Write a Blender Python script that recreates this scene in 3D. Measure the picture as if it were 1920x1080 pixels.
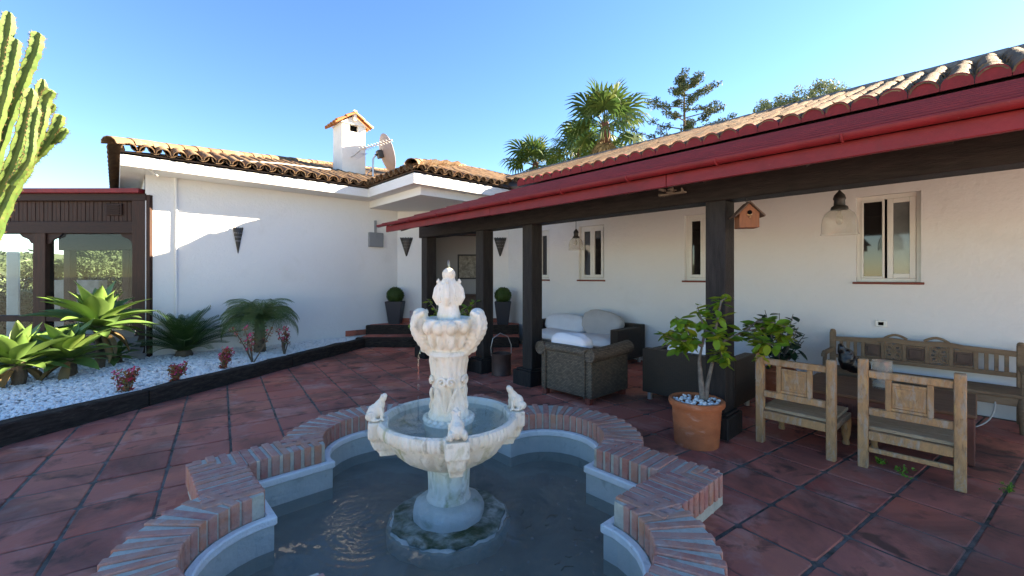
import bpy, bmesh, math, random
import numpy as np
from mathutils import Vector, Matrix, Quaternion, noise
R=math.radians
rng=random.Random(7); nr=np.random.RandomState(3)
for o in list(bpy.data.objects): bpy.data.objects.remove(o,do_unlink=True)
S=bpy.context.scene; COL=S.collection
# ---------------------------------------------------------------- camera, sky, sun, exposure
# world axes: x runs along the entrance wing's long wall, y along the veranda wall. z up. camera over the origin.
FPX=805.; CH=1.5; HZ=518.; YAW=R(-42.7)
cam=bpy.data.cameras.new('camera'); camo=bpy.data.objects.new('camera',cam); COL.objects.link(camo)
cam.sensor_width=36; cam.lens=FPX/1920*36; cam.shift_y=-(540-HZ)/1920; cam.clip_start=.05; cam.clip_end=5000
camo.location=(0,0,CH); camo.rotation_euler=(R(90),0,YAW); S.camera=camo
SUN_EL=R(24.3); sd=(.946,.324)     # direction to the sun in camera right/forward terms
def C(X,Y): return (.7349*X+.6782*Y, -.6782*X+.7349*Y)      # right/forward metres -> x,y
def P(px,py,z=0.):                  # survey: photo point lying at height z -> x,y,z
    Y=FPX*(CH-z)/(py-HZ); a=C((px-960)*Y/FPX,Y); return Vector((a[0],a[1],z))
def Q(px,py,Y):                     # survey: photo point at forward distance Y
    a=C((px-960)*Y/FPX,Y); return Vector((a[0],a[1],CH-(py-HZ)*Y/FPX))
def proj(p):
    X=.7349*p[0]-.6782*p[1]; Y=.6782*p[0]+.7349*p[1]
    if Y<.05: return None
    return (960+FPX*X/Y, HZ+FPX*(CH-p[2])/Y, Y)
W=bpy.data.worlds.new('World'); S.world=W; W.use_nodes=True
nt=W.node_tree; bg=nt.nodes['Background']
sky=nt.nodes.new('ShaderNodeTexSky'); sky.sky_type='NISHITA'; sky.sun_disc=False
su=C(*sd); sky.sun_elevation=SUN_EL; sky.sun_rotation=math.atan2(su[0],su[1])
sky.altitude=1200; sky.air_density=1.0; sky.dust_density=.15; sky.ozone_density=4
hs=nt.nodes.new('ShaderNodeHueSaturation'); hs.inputs['Saturation'].default_value=1.2; hs.inputs['Hue'].default_value=.508
nt.links.new(sky.outputs[0],hs.inputs['Color']); nt.links.new(hs.outputs[0],bg.inputs['Color'])
bg.inputs['Strength'].default_value=.068
sl=bpy.data.lights.new('sun','SUN'); sl.energy=5.0; sl.angle=R(.55); sl.color=(1,.98,.94)
slo=bpy.data.objects.new('sun',sl); COL.objects.link(slo)
slo.rotation_euler=Vector((su[0],su[1],math.tan(SUN_EL))).to_track_quat('Z','Y').to_euler(); slo.location=(30,-10,20)
S.view_settings.view_transform='Standard'; S.view_settings.look='None'; S.view_settings.gamma=1
S.view_settings.use_curve_mapping=False; S.view_settings.exposure=2.95; S.view_settings.use_white_balance=True; S.view_settings.white_balance_temperature=9400; S.view_settings.white_balance_tint=12
S.render.engine='CYCLES'; S.cycles.max_bounces=8; S.cycles.transparent_max_bounces=16
# ---------------------------------------------------------------- materials
MT={}
def mat(name,base=(.5,.5,.5),rough=.6,spec=.4,var=None,vscale=6.,stain=None,sscale=1.5,sth=(.5,.65),bump=0.,bscale=40.,rand=0.,metal=0.,trans=0.,coord='Object',stretch=(1,1,1),emit=None,alpha=None,detail=6.):
    """base colour broken up by noise (var), shaped stains, per-piece brightness (rand) and fine relief (bump)"""
    m=bpy.data.materials.new(name); m.use_nodes=True; t=m.node_tree; N=t.nodes; L=t.links
    b=N['Principled BSDF']; b.inputs['Roughness'].default_value=rough; b.inputs['Specular IOR Level'].default_value=spec; b.inputs['Metallic'].default_value=metal
    tc=N.new('ShaderNodeTexCoord'); mp=N.new('ShaderNodeMapping'); mp.inputs['Scale'].default_value=stretch
    if coord=='World':
        g=N.new('ShaderNodeNewGeometry'); L.new(g.outputs['Position'],mp.inputs['Vector'])
    else: L.new(tc.outputs[coord],mp.inputs['Vector'])
    rgb=N.new('ShaderNodeRGB'); rgb.outputs[0].default_value=(*base,1); cur=rgb.outputs[0]
    def noise_(sc,det=detail,dist=0.):
        n=N.new('ShaderNodeTexNoise'); n.inputs['Scale'].default_value=sc; n.inputs['Detail'].default_value=det; n.inputs['Distortion'].default_value=dist; n.inputs['Roughness'].default_value=.6
        L.new(mp.outputs[0],n.inputs['Vector']); return n.outputs['Fac']
    def ramp(s,a,b_):
        r=N.new('ShaderNodeMapRange'); r.inputs[1].default_value=a; r.inputs[2].default_value=b_; L.new(s,r.inputs[0]); return r.outputs[0]
    def mix(f,a,c):
        x=N.new('ShaderNodeMix'); x.data_type='RGBA'; 
        if isinstance(f,float): x.inputs[0].default_value=f
        else: L.new(f,x.inputs[0])
        L.new(a,x.inputs[6]); 
        if isinstance(c,tuple): x.inputs[7].default_value=(*c,1)
        else: L.new(c,x.inputs[7])
        return x.outputs[2]
    if rand:
        oi=N.new('ShaderNodeObjectInfo'); gi=N.new('ShaderNodeNewGeometry'); ad=N.new('ShaderNodeMath'); ad.operation='ADD'; fr=N.new('ShaderNodeMath'); fr.operation='FRACT'
        L.new(oi.outputs['Random'],ad.inputs[0]); L.new(gi.outputs['Random Per Island'],ad.inputs[1]); L.new(ad.outputs[0],fr.inputs[0]); rr=fr.outputs[0]
        if isinstance(rand,(list,tuple)):
            cr=N.new('ShaderNodeValToRGB'); e=cr.color_ramp.elements
            for i,c in enumerate(rand):
                if i>1: e.new(i/(len(rand)-1))
            for i,c in enumerate(rand): e[i].position=i/(len(rand)-1); e[i].color=(*c,1)
            L.new(rr,cr.inputs[0]); cur=cr.outputs[0]
        else:
            mr=N.new('ShaderNodeMapRange'); mr.inputs[3].default_value=1-rand; mr.inputs[4].default_value=1+rand; L.new(rr,mr.inputs[0])
            h=N.new('ShaderNodeHueSaturation'); L.new(cur,h.inputs['Color']); L.new(mr.outputs[0],h.inputs['Value']); cur=h.outputs[0]
    if var: cur=mix(ramp(noise_(vscale,detail,.4),.35,.68),cur,var)
    if stain:
        for i,(c,sc,lo,hi,am) in enumerate(stain):
            r=ramp(noise_(sc,8,.6),lo,hi); mu=N.new('ShaderNodeMath'); mu.operation='MULTIPLY'; mu.inputs[1].default_value=am; L.new(r,mu.inputs[0]); cur=mix(mu.outputs[0],cur,c)
    L.new(cur,b.inputs['Base Color'])
    if bump:
        bp=N.new('ShaderNodeBump'); bp.inputs['Strength'].default_value=min(1,bump); bp.inputs['Distance'].default_value=.01*max(1,bump); L.new(noise_(bscale,4),bp.inputs['Height']); L.new(bp.outputs[0],b.inputs['Normal'])
    if trans:
        tr=N.new('ShaderNodeBsdfTranslucent'); L.new(cur,tr.inputs['Color']); ms=N.new('ShaderNodeMixShader'); ms.inputs[0].default_value=trans
        L.new(b.outputs[0],ms.inputs[1]); L.new(tr.outputs[0],ms.inputs[2]); L.new(ms.outputs[0],N['Material Output'].inputs['Surface'])
    MT[name]=m; return m
def thin_glass(name,tint,rough=.02,ior=1.45,bumpn=0,bscale=6,gl=1.,milk=0.,milkc=(.9,.88,.82)):
    m=bpy.data.materials.new(name); m.use_nodes=True; t=m.node_tree; N=t.nodes; L=t.links; N.remove(N['Principled BSDF'])
    tr=N.new('ShaderNodeBsdfTransparent'); tr.inputs[0].default_value=(*tint,1); g=N.new('ShaderNodeBsdfGlossy'); g.inputs['Roughness'].default_value=rough
    f=N.new('ShaderNodeLayerWeight'); f.inputs['Blend'].default_value=.5; ms=N.new('ShaderNodeMixShader'); f0=((ior-1)/(ior+1))**2
    pw=N.new('ShaderNodeMath'); pw.operation='POWER'; pw.inputs[1].default_value=5; ma=N.new('ShaderNodeMath'); ma.operation='MULTIPLY_ADD'; ma.inputs[1].default_value=1-f0; ma.inputs[2].default_value=f0
    L.new(f.outputs['Facing'],pw.inputs[0]); L.new(pw.outputs[0],ma.inputs[0]); fo=ma.outputs[0]
    if gl!=1.:
        mm=N.new('ShaderNodeMath'); mm.operation='MULTIPLY'; mm.use_clamp=True; mm.inputs[1].default_value=gl; L.new(fo,mm.inputs[0]); L.new(mm.outputs[0],ms.inputs[0])
    else: L.new(fo,ms.inputs[0])
    L.new(tr.outputs[0],ms.inputs[1]); L.new(g.outputs[0],ms.inputs[2]); L.new(ms.outputs[0],N['Material Output'].inputs['Surface'])
    if bumpn:
        ge=N.new('ShaderNodeNewGeometry'); n=N.new('ShaderNodeTexNoise'); n.inputs['Scale'].default_value=bscale; n.inputs['Detail'].default_value=3; n.inputs['Distortion'].default_value=.7
        L.new(ge.outputs['Position'],n.inputs['Vector']); bp=N.new('ShaderNodeBump'); bp.inputs['Strength'].default_value=1; bp.inputs['Distance'].default_value=bumpn; L.new(n.outputs['Fac'],bp.inputs['Height'])
        L.new(bp.outputs[0],g.inputs['Normal']); L.new(bp.outputs[0],f.inputs['Normal'])
    if milk:
        df=N.new('ShaderNodeBsdfTranslucent'); df.inputs[0].default_value=(*milkc,1); d2=N.new('ShaderNodeBsdfDiffuse'); d2.inputs[0].default_value=(*milkc,1); a1=N.new('ShaderNodeMixShader'); L.new(df.outputs[0],a1.inputs[1]); L.new(d2.outputs[0],a1.inputs[2])
        a2=N.new('ShaderNodeMixShader'); a2.inputs[0].default_value=milk; L.new(ms.outputs[0],a2.inputs[1]); L.new(a1.outputs[0],a2.inputs[2]); L.new(a2.outputs[0],N['Material Output'].inputs['Surface'])
    MT[name]=m; return m
mat('plaster',(.71,.71,.7),.85,.15,var=(.69,.69,.68),vscale=1.1,stain=[((.55,.53,.48),1.7,.58,.85,.35),((.5,.48,.44),14,.68,.76,.4)],bump=.9,bscale=16,coord='World')
mat('plaster_dull',(.74,.72,.68),.85,.2,var=(.66,.64,.6),vscale=3.,stain=[((.35,.33,.3),5,.6,.8,.5)],bump=.5,bscale=50,coord='World')
mat('interior',(.5,.49,.48),.9,.2)
CLAY=[(.22,.125,.07),(.14,.075,.04),(.27,.175,.1),(.1,.058,.036),(.2,.1,.05),(.24,.16,.1)]
mat('clay',(.4,.25,.14),.9,.1,rand=CLAY,var=(.15,.1,.065),vscale=9,stain=[((.09,.08,.065),7,.5,.7,.8),((.42,.37,.2),16,.6,.72,.6)],bump=.8,bscale=70,coord='World')
mat('clay_orange',(.5,.2,.08),.85,.2,rand=[(.5,.2,.08),(.4,.16,.07),(.56,.27,.12)],stain=[((.1,.08,.07),9,.52,.7,.8)],bump=.6,bscale=70,coord='World')
mat('roof_deck',(.16,.1,.07),.95,.1,var=(.08,.06,.05),vscale=5,coord='World')
mat('mortar_dark',(.2,.18,.16),.95,.1,var=(.1,.095,.085),vscale=9,stain=[((.4,.25,.06),6,.66,.78,.7)],bump=1.2,bscale=40,coord='World')
mat('red_paint',(.2,.015,.02),.5,.25,var=(.14,.012,.016),vscale=5,stain=[((.36,.2,.2),35,.68,.8,.6),((.1,.02,.025),6,.6,.8,.6)],bump=.25,bscale=30,coord='World')
mat('red_disc',(.23,.022,.028),.7,.2,var=(.16,.02,.024),vscale=8,bump=.4,coord='World')
mat('dark_wood',(.014,.011,.0105),.6,.2,var=(.028,.022,.02),vscale=5,stretch=(6,1,6),bump=.7,bscale=20,coord='World')
mat('dark_wood_v',(.016,.013,.0125),.6,.2,var=(.032,.027,.025),vscale=5,stretch=(6,6,.8),bump=.6,bscale=20,coord='World')
mat('brown_wood',(.042,.015,.009),.55,.2,var=(.02,.009,.006),vscale=6,stretch=(5,5,.7),bump=.4,bscale=20,coord='World')
mat('brown_wood_h',(.028,.011,.008),.55,.2,var=(.016,.007,.006),vscale=6,stretch=(1,1,6),bump=.4,bscale=20,coord='World')
mat('sleeper',(.024,.017,.014),.85,.15,var=(.055,.042,.034),vscale=4,stretch=(2,2,9),stain=[((.2,.18,.16),8,.6,.8,.5)],bump=1.2,bscale=22,coord='World')
mat('tile',(.3,.1,.075),.62,.22,rand=[(.54,.11,.07),(.64,.2,.12),(.4,.08,.06),(.62,.18,.12),(.57,.13,.085),(.46,.13,.095)],var=(.48,.135,.1),vscale=3.,stain=[((.6,.42,.36),2.4,.54,.78,.6),((.12,.05,.04),1.0,.47,.62,.8),((.05,.035,.028),4.,.56,.68,.75)],bump=.35,bscale=26,coord='World')
mat('grout',(.1,.08,.065),.95,.1,var=(.24,.2,.17),vscale=7,stain=[((.03,.05,.015),5,.55,.7,.7)],bump=1,bscale=60,coord='World')
mat('brick',(.4,.13,.09),.85,.25,rand=[(.52,.16,.115),(.6,.24,.14),(.47,.14,.12),(.62,.25,.18),(.54,.18,.14)],var=(.54,.29,.23),vscale=14,stain=[((.5,.45,.42),9,.56,.76,.55),((.1,.1,.08),13,.64,.76,.6)],bump=1,bscale=80,coord='World')
mat('mortar',(.6,.53,.44),.95,.1,var=(.47,.42,.34),vscale=20,stain=[((.14,.17,.08),7,.6,.74,.6)],bump=1,bscale=90,coord='World')
mat('white_ledge',(.78,.77,.74),.8,.2,var=(.7,.69,.66),vscale=8,stain=[((.35,.33,.27),12,.6,.72,.6)],bump=.7,bscale=60,coord='World')
mat('pool_blue',(.5,.52,.48),.7,.15,var=(.4,.43,.4),vscale=4,stain=[((.12,.14,.12),6,.58,.74,.7)],bump=.5,bscale=30,coord='World')
mat('pool_floor',(.24,.225,.19),.9,.2,var=(.32,.29,.24),vscale=2.2,stain=[((.1,.11,.095),1.6,.5,.7,.7),((.4,.42,.42),26,.72,.77,.8)],bump=.5,bscale=20,coord='World')
mat('stone',(.76,.67,.52),.65,.3,var=(.8,.77,.7),vscale=7,stain=[((.56,.43,.24),5,.5,.7,.55),((.26,.23,.16),16,.58,.72,.5)],bump=.9,bscale=70,stretch=(1,1,.6))
mat('stone_low',(.72,.65,.52),.65,.3,var=(.78,.75,.68),vscale=7,stain=[((.27,.28,.1),6,.53,.68,.75),((.16,.14,.08),14,.57,.7,.55)],bump=1,bscale=70,stretch=(1,1,.45))
mat('algae',(.06,.08,.03),.7,.4,var=(.5,.55,.5),vscale=5,stain=[((.03,.045,.012),9,.45,.65,.8)],bump=1.5,bscale=40)
mat('foot_stone',(.5,.54,.5),.7,.4,var=(.36,.4,.36),vscale=7,stain=[((.2,.24,.14),8,.55,.72,.7)],bump=1,bscale=40)
mat('pebble',(.8,.8,.79),.6,.4,rand=[(.86,.84,.8),(.76,.74,.7),(.82,.79,.74),(.64,.62,.58)],bump=.2,bscale=60)
mat('gravel_base',(.5,.5,.49),.95,.1,var=(.3,.3,.29),vscale=40,coord='World')
mat('earth',(.58,.55,.5),.95,.1,var=(.5,.48,.43),vscale=.4,stain=[((.5,.45,.36),2,.5,.7,.6)],bump=1,bscale=3,coord='World')
mat('grass',(.07,.1,.03),.95,.1,var=(.12,.13,.05),vscale=1.5,bump=1,bscale=8,coord='World')
mat('agave_leaf',(.13,.27,.06),.42,.5,rand=[(.08,.18,.045),(.12,.22,.05),(.07,.16,.055),(.17,.25,.06)],var=(.12,.21,.055),vscale=3,trans=.18)
mat('agave_edge',(.5,.5,.16),.5,.4,trans=.2)
mat('cactus',(.045,.095,.022),.6,.25,var=(.1,.14,.035),vscale=5,stain=[((.16,.12,.06),9,.6,.72,.7)],bump=.3,bscale=20)
mat('cactus_rib',(.12,.075,.03),.7,.3)
mat('bark',(.16,.12,.085),.9,.2,var=(.09,.07,.05),vscale=12,bump=1.5,bscale=30)
mat('bark_red',(.14,.06,.035),.9,.2,var=(.08,.04,.03),vscale=12,bump=1.5,bscale=30)
mat('bark_grey',(.22,.19,.16),.9,.2,var=(.12,.1,.085),vscale=20,bump=1.5,bscale=50)
mat('leaf_lemon',(.16,.3,.03),.4,.5,rand=[(.12,.26,.025),(.2,.36,.04),(.16,.3,.03),(.34,.4,.04),(.1,.22,.03),(.18,.34,.04)],trans=.35)
mat('leaf_dark',(.025,.08,.035),.4,.5,rand=[(.012,.045,.022),(.02,.065,.03),(.016,.05,.02)],trans=.15)
mat('cycad_leaf',(.035,.085,.022),.4,.5,rand=[(.03,.075,.02),(.05,.11,.025)],trans=.12)
mat('palm_leaf',(.07,.13,.035),.5,.4,rand=[(.06,.11,.03),(.1,.16,.045),(.06,.12,.04)],trans=.25)
mat('fan_leaf',(.1,.18,.03),.5,.4,rand=[(.03,.075,.022),(.06,.11,.028),(.04,.09,.025),(.1,.13,.035)],trans=.25)
mat('dead_leaf',(.2,.14,.07),.9,.2,rand=.4,trans=.1)
mat('conifer',(.05,.075,.03),.8,.2,rand=[(.04,.06,.028),(.07,.09,.04),(.05,.07,.03)],trans=.12)
mat('olive_leaf',(.12,.16,.075),.7,.3,rand=[(.1,.14,.06),(.17,.2,.1),(.09,.13,.06)],trans=.15)
mat('box_leaf',(.035,.07,.015),.6,.3,rand=[(.03,.06,.012),(.05,.095,.02)],trans=.1)
mat('thorn_leaf',(.2,.08,.04),.5,.4,rand=[(.42,.05,.04),(.14,.17,.03),(.36,.09,.04),(.4,.04,.05)],trans=.2)
mat('pink_flower',(.8,.05,.2),.5,.4,rand=[(.8,.05,.2),(.75,.03,.08),(.8,.12,.3)],trans=.3)
mat('weed',(.1,.28,.03),.5,.3,rand=.3,trans=.3)
mat('terracotta',(.5,.15,.065),.85,.15,var=(.4,.115,.05),vscale=6,stain=[((.62,.42,.32),5,.58,.76,.6),((.3,.1,.05),9,.6,.75,.6)],bump=.5,bscale=50,stretch=(1,1,2.2))
mat('navy_pot',(.016,.02,.03),.45,.5,var=(.022,.026,.036),vscale=5)
mat('rust_tin',(.09,.05,.042),.55,.4,var=(.06,.035,.03),vscale=8,bump=.3,metal=.3)
mat('old_wood',(.46,.25,.115),.8,.15,var=(.3,.175,.095),vscale=14,stain=[((.36,.32,.27),11,.5,.66,.65),((.14,.085,.05),26,.58,.7,.6),((.6,.37,.15),9,.58,.72,.5)],stretch=(2,2,.7),bump=.8,bscale=40,rand=.12)
mat('grey_wood',(.34,.23,.14),.8,.15,var=(.42,.32,.22),vscale=9,stain=[((.13,.095,.07),16,.54,.68,.6)],stretch=(6,1,6),bump=.8,bscale=40,rand=.12)
mat('bench_wood',(.2,.125,.075),.7,.3,var=(.27,.18,.11),vscale=6,stain=[((.1,.06,.04),10,.58,.74,.5)],stretch=(4,1.2,4),bump=.6,bscale=40,rand=.15)
mat('bench_dark',(.09,.05,.035),.6,.4,var=(.13,.075,.05),vscale=8,bump=.5,bscale=40)
mat('table_top',(.15,.075,.045),.7,.15,var=(.2,.11,.07),vscale=4,stretch=(5,1,5),bump=.3,bscale=30)
mat('table_red',(.15,.045,.03),.6,.4,var=(.1,.03,.022),vscale=8,bump=.5,bscale=40,rand=.2)
mat('fabric',(.74,.75,.78),.9,.1,var=(.68,.69,.72),vscale=4,bump=.5,bscale=14)
mat('fabric_grey',(.5,.47,.45),.9,.1,var=(.45,.42,.4),vscale=4,bump=.5,bscale=14)
mat('black_metal',(.02,.02,.02),.5,.5,var=(.04,.035,.03),vscale=9,bump=.3)
mat('steel',(.5,.5,.5),.35,.5,metal=.8)
mat('grey_box',(.2,.215,.23),.5,.4)
mat('pvc',(.72,.71,.66),.4,.5,var=(.66,.65,.6),vscale=4)
mat('sill',(.22,.045,.028),.55,.4,var=(.16,.035,.025),vscale=6)
mat('pane_dark',(.018,.016,.016),.04,.6)  # opaque pane, the unlit room's darkness put into its colour
mat('pane_grey',(.16,.17,.17),.06,.6,var=(.1,.11,.11),vscale=3)  # opaque pane, a paler reflection painted into its colour
mat('black_fill',(.006,.006,.006),.9,0.)  # near-black colour painted for shade inside openings, also the socket face
mat('dish',(.32,.27,.26),.6,.3,var=(.27,.23,.22),vscale=3)
mat('cable',(.55,.52,.47),.6,.3)
mat('black_plastic',(.008,.008,.009),.22,.6,bump=2,bscale=14)
mat('paper',(.55,.5,.4),.8,.2,var=(.2,.18,.15),vscale=9,stain=[((.12,.1,.09),30,.56,.66,.7)])
mat('birdhouse',(.27,.095,.04),.6,.4,var=(.2,.07,.03),vscale=8,stretch=(5,5,1),bump=.4)
mat('azulejo',(.6,.6,.62),.25,.5,var=(.12,.06,.2),vscale=26,stain=[((.4,.2,.1),30,.6,.68,.8)])
mat('hill',(.07,.09,.05),.95,.1,var=(.11,.12,.06),vscale=.03,coord='World')
mat('driftwood',(.3,.25,.2),.85,.2,var=(.16,.13,.1),vscale=14,bump=1,bscale=60)
mat('foam',(.85,.87,.88),.3,.5)
mat('wall_block',(.42,.4,.37),.9,.2,var=(.3,.28,.25),vscale=3)
thin_glass('glass',(.93,.95,.93),.01,1.5)
thin_glass('lamp_glass',(.93,.92,.88),.08,1.5,gl=1.5,milk=.16)
thin_glass('window_glass',(.82,.9,.9),.01,1.5,gl=.4)
thin_glass('water_mat',(.84,.87,.84),.03,1.33,bumpn=.0012,bscale=5,milk=.36,milkc=(.4,.38,.33))
thin_glass('bowl_water_mat',(.8,.86,.86),.03,1.33,bumpn=.003,bscale=12)
thin_glass('jet',(.9,.93,.95),.05,1.4,gl=3.)
# woven rattan: staggered strands with relief
def weave(name,c1,c2,c3,sc,bw,rh):
    m=mat(name,c1,.55,.4); N=m.node_tree.nodes; L=m.node_tree.links; b=N['Principled BSDF']
    tc=N.new('ShaderNodeTexCoord'); br=N.new('ShaderNodeTexBrick'); br.inputs['Scale'].default_value=sc; br.inputs['Color1'].default_value=(*c1,1); br.inputs['Color2'].default_value=(*c2,1); br.inputs['Mortar'].default_value=(*c3,1)
    br.inputs['Mortar Size'].default_value=.03; br.inputs['Brick Width'].default_value=bw; br.inputs['Row Height'].default_value=rh; br.inputs['Mortar Smooth'].default_value=.6
    L.new(tc.outputs['UV'],br.inputs['Vector']); L.new(br.outputs['Color'],b.inputs['Base Color'])
    bp=N.new('ShaderNodeBump'); bp.invert=True; bp.inputs['Strength'].default_value=1; bp.inputs['Distance'].default_value=.006; L.new(br.outputs['Fac'],bp.inputs['Height']); L.new(bp.outputs[0],b.inputs['Normal'])
weave('wicker',(.22,.16,.11),(.11,.08,.055),(.012,.009,.007),10.,.36,.17)
weave('rattan',(.13,.085,.055),(.1,.066,.044),(.04,.028,.02),10.,.5,.07)
# ---------------------------------------------------------------- mesh helpers
class MB:
    def __init__(s): s.v=[]; s.f=[]; s.m=[]
    def add(s,vs,fs,mi=0):
        n=len(s.v); s.v+= [tuple(v) for v in vs]; s.f+=[tuple(i+n for i in f) for f in fs]; s.m+=[mi]*len(fs); return s
    def box(s,a,b,M=None,mi=0):
        x0,y0,z0=a; x1,y1,z1=b
        vs=[Vector(p) for p in ((x0,y0,z0),(x1,y0,z0),(x1,y1,z0),(x0,y1,z0),(x0,y0,z1),(x1,y0,z1),(x1,y1,z1),(x0,y1,z1))]
        if M is not None: vs=[M@p for p in vs]
        return s.add(vs,[(0,3,2,1),(4,5,6,7),(0,1,5,4),(1,2,6,5),(2,3,7,6),(3,0,4,7)],mi)
    def tube(s,pts,rad,n=8,caps=True,mi=0,star=0.):
        pts=[Vector(p) for p in pts]; k=len(pts); rad=rad if isinstance(rad,(list,tuple)) else [rad]*k
        up=Vector((0,0,1)); vs=[]; prev=None
        for i,p in enumerate(pts):
            d=(pts[min(i+1,k-1)]-pts[max(i-1,0)]).normalized()
            if prev is None: a=d.cross(up); a=a if a.length>.05 else d.cross(Vector((1,0,0)))
            else: a=prev-d*prev.dot(d)
            a.normalize(); prev=a; b=d.cross(a)
            for j in range(n):
                t=2*math.pi*j/n; r=rad[i]*(1-star*(j%2)); vs.append(p+a*(math.cos(t)*r)+b*(math.sin(t)*r))
        fs=[(i*n+j,i*n+(j+1)%n,(i+1)*n+(j+1)%n,(i+1)*n+j) for i in range(k-1) for j in range(n)]
        if caps: fs+=[tuple(range(n-1,-1,-1)),tuple((k-1)*n+j for j in range(n))]
        return s.add(vs,fs,mi)
    def lathe(s,prof,n=32,c=(0,0,0),mod=None,mi=0,close=True):
        vs=[]
        for r,z in prof:
            for j in range(n):
                t=2*math.pi*j/n; q=r+(mod(t,z,r) if mod and r>1e-4 else 0); vs.append((c[0]+q*math.cos(t),c[1]+q*math.sin(t),c[2]+z))
        k=len(prof); fs=[(i*n+j,i*n+(j+1)%n,(i+1)*n+(j+1)%n,(i+1)*n+j) for i in range(k-1) for j in range(n)]
        if close:
            if prof[0][0]>1e-4: fs.append(tuple(range(n-1,-1,-1)))
            if prof[-1][0]>1e-4: fs.append(tuple((k-1)*n+j for j in range(n)))
        return s.add(vs,fs,mi)
    def ell(s,c,r,M=None,n=12,k=8,mi=0):
        vs=[];c=Vector(c)
        for i in range(k+1):
            a=math.pi*i/k
            for j in range(n):
                t=2*math.pi*j/n; p=Vector((r[0]*math.sin(a)*math.cos(t),r[1]*math.sin(a)*math.sin(t),-r[2]*math.cos(a)))
                vs.append(c+(M@p if M is not None else p))
        return s.add(vs,[(i*n+j,i*n+(j+1)%n,(i+1)*n+(j+1)%n,(i+1)*n+j) for i in range(k) for j in range(n)],mi)
    def prism(s,poly,z0,z1,mi=0):
        n=len(poly); vs=[(p[0],p[1],z0) for p in poly]+[(p[0],p[1],z1) for p in poly]
        return s.add(vs,[tuple(range(n-1,-1,-1)),tuple(range(n,2*n))]+[(i,(i+1)%n,n+(i+1)%n,n+i) for i in range(n)],mi)
    def slab(s,top,th,mi=0):             # a sheet with thickness th below its corner points
        n=len(top); vs=list(top)+[(p[0],p[1],p[2]-th) for p in top]
        return s.add(vs,[tuple(range(n)),tuple(range(2*n-1,n-1,-1))]+[((i+1)%n,i,n+i,n+(i+1)%n) for i in range(n)],mi)
    def xf(s,M): s.v=[tuple(M@Vector(p)) for p in s.v]; return s
    def mesh(s,name,mats,smooth=None,bevel=0.,uv=False):
        me=bpy.data.meshes.new(name); me.from_pydata(s.v,[],s.f)
        if bevel or True:
            bm=bmesh.new(); bm.from_mesh(me)
            if bevel: bmesh.ops.bevel(bm,geom=bm.edges[:],offset=bevel,segments=1,affect='EDGES',clamp_overlap=True)
            bmesh.ops.recalc_face_normals(bm,faces=bm.faces[:]) if not uv=='raw' else None
            bm.to_mesh(me); bm.free()
        for m in (mats if isinstance(mats,(list,tuple)) else [mats]): me.materials.append(MT[m])
        if not bevel and any(s.m): me.polygons.foreach_set('material_index',s.m)
        if smooth is not None:
            me.polygons.foreach_set('use_smooth',[True]*len(me.polygons)); me.set_sharp_from_angle(angle=R(smooth))
        if uv is True:                       # box-projected UVs in metres
            l=me.uv_layers.new(name='UVMap'); 
            for p in me.polygons:
                n=p.normal; ax=max(range(3),key=lambda i:abs(n[i]))
                for li in p.loop_indices:
                    c=me.vertices[me.loops[li].vertex_index].co; l.data[li].uv=((c.y,c.z) if ax==0 else (c.x,c.z) if ax==1 else (c.x,c.y))
        return me
def tag(o,label=None,cat=None,group=None,kind=None):
    if label: o['label']=label
    if cat: o['category']=cat
    if group: o['group']=group
    if kind: o['kind']=kind
    return o
def link(name,data,parent=None,M=None):
    o=bpy.data.objects.new(name,data); COL.objects.link(o)
    if parent is not None: o.parent=parent
    if M is not None: o.matrix_local=M
    return o
def ob(name,mb,mats,parent=None,smooth=None,bevel=0.,M=None,uv=False,kind=None):
    o=link(name,mb.mesh(name,mats,smooth,bevel,uv),parent,M)
    if kind: o['kind']=kind
    return o
def empty(name,loc,label,cat,group=None,rz=0):
    o=bpy.data.objects.new(name,None); COL.objects.link(o); o.location=loc; o.rotation_euler=(0,0,rz); o.empty_display_size=.2
    return tag(o,label,cat,group)
def T(x,y,z): return Matrix.Translation((x,y,z))
def RZ(a): return Matrix.Rotation(a,4,'Z')
def inv(root): return Matrix.Translation(-Vector(root.location)) if root.rotation_euler.z==0 else (T(*root.location)@RZ(root.rotation_euler.z)).inverted()
def copy_tree(o,loc=None,rz=None):
    c=o.copy(); COL.objects.link(c)
    if loc is not None: c.location=loc
    if rz is not None: c.rotation_euler=(0,0,rz)
    for ch in o.children:
        d=ch.copy(); COL.objects.link(d); d.parent=c
        for g in ch.children:
            e=g.copy(); COL.objects.link(e); e.parent=d
    return c
def remesh(mb,voxel,name,mats,smooth=60,it=3):
    """fuse overlapping blobs into one continuous skin"""
    me=bpy.data.meshes.new('blob'); me.from_pydata(mb.v,[],mb.f); o=bpy.data.objects.new('blob',me); COL.objects.link(o)
    m=o.modifiers.new('r','REMESH'); m.mode='VOXEL'; m.voxel_size=voxel; s_=o.modifiers.new('s','SMOOTH'); s_.factor=.5; s_.iterations=it
    dg=bpy.context.evaluated_depsgraph_get(); out=bpy.data.meshes.new_from_object(o.evaluated_get(dg)); bpy.data.objects.remove(o,do_unlink=True); bpy.data.meshes.remove(me)
    out.name=name; out.materials.clear(); out.materials.append(MT[mats]); out.polygons.foreach_set('use_smooth',[True]*len(out.polygons)); return out
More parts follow.
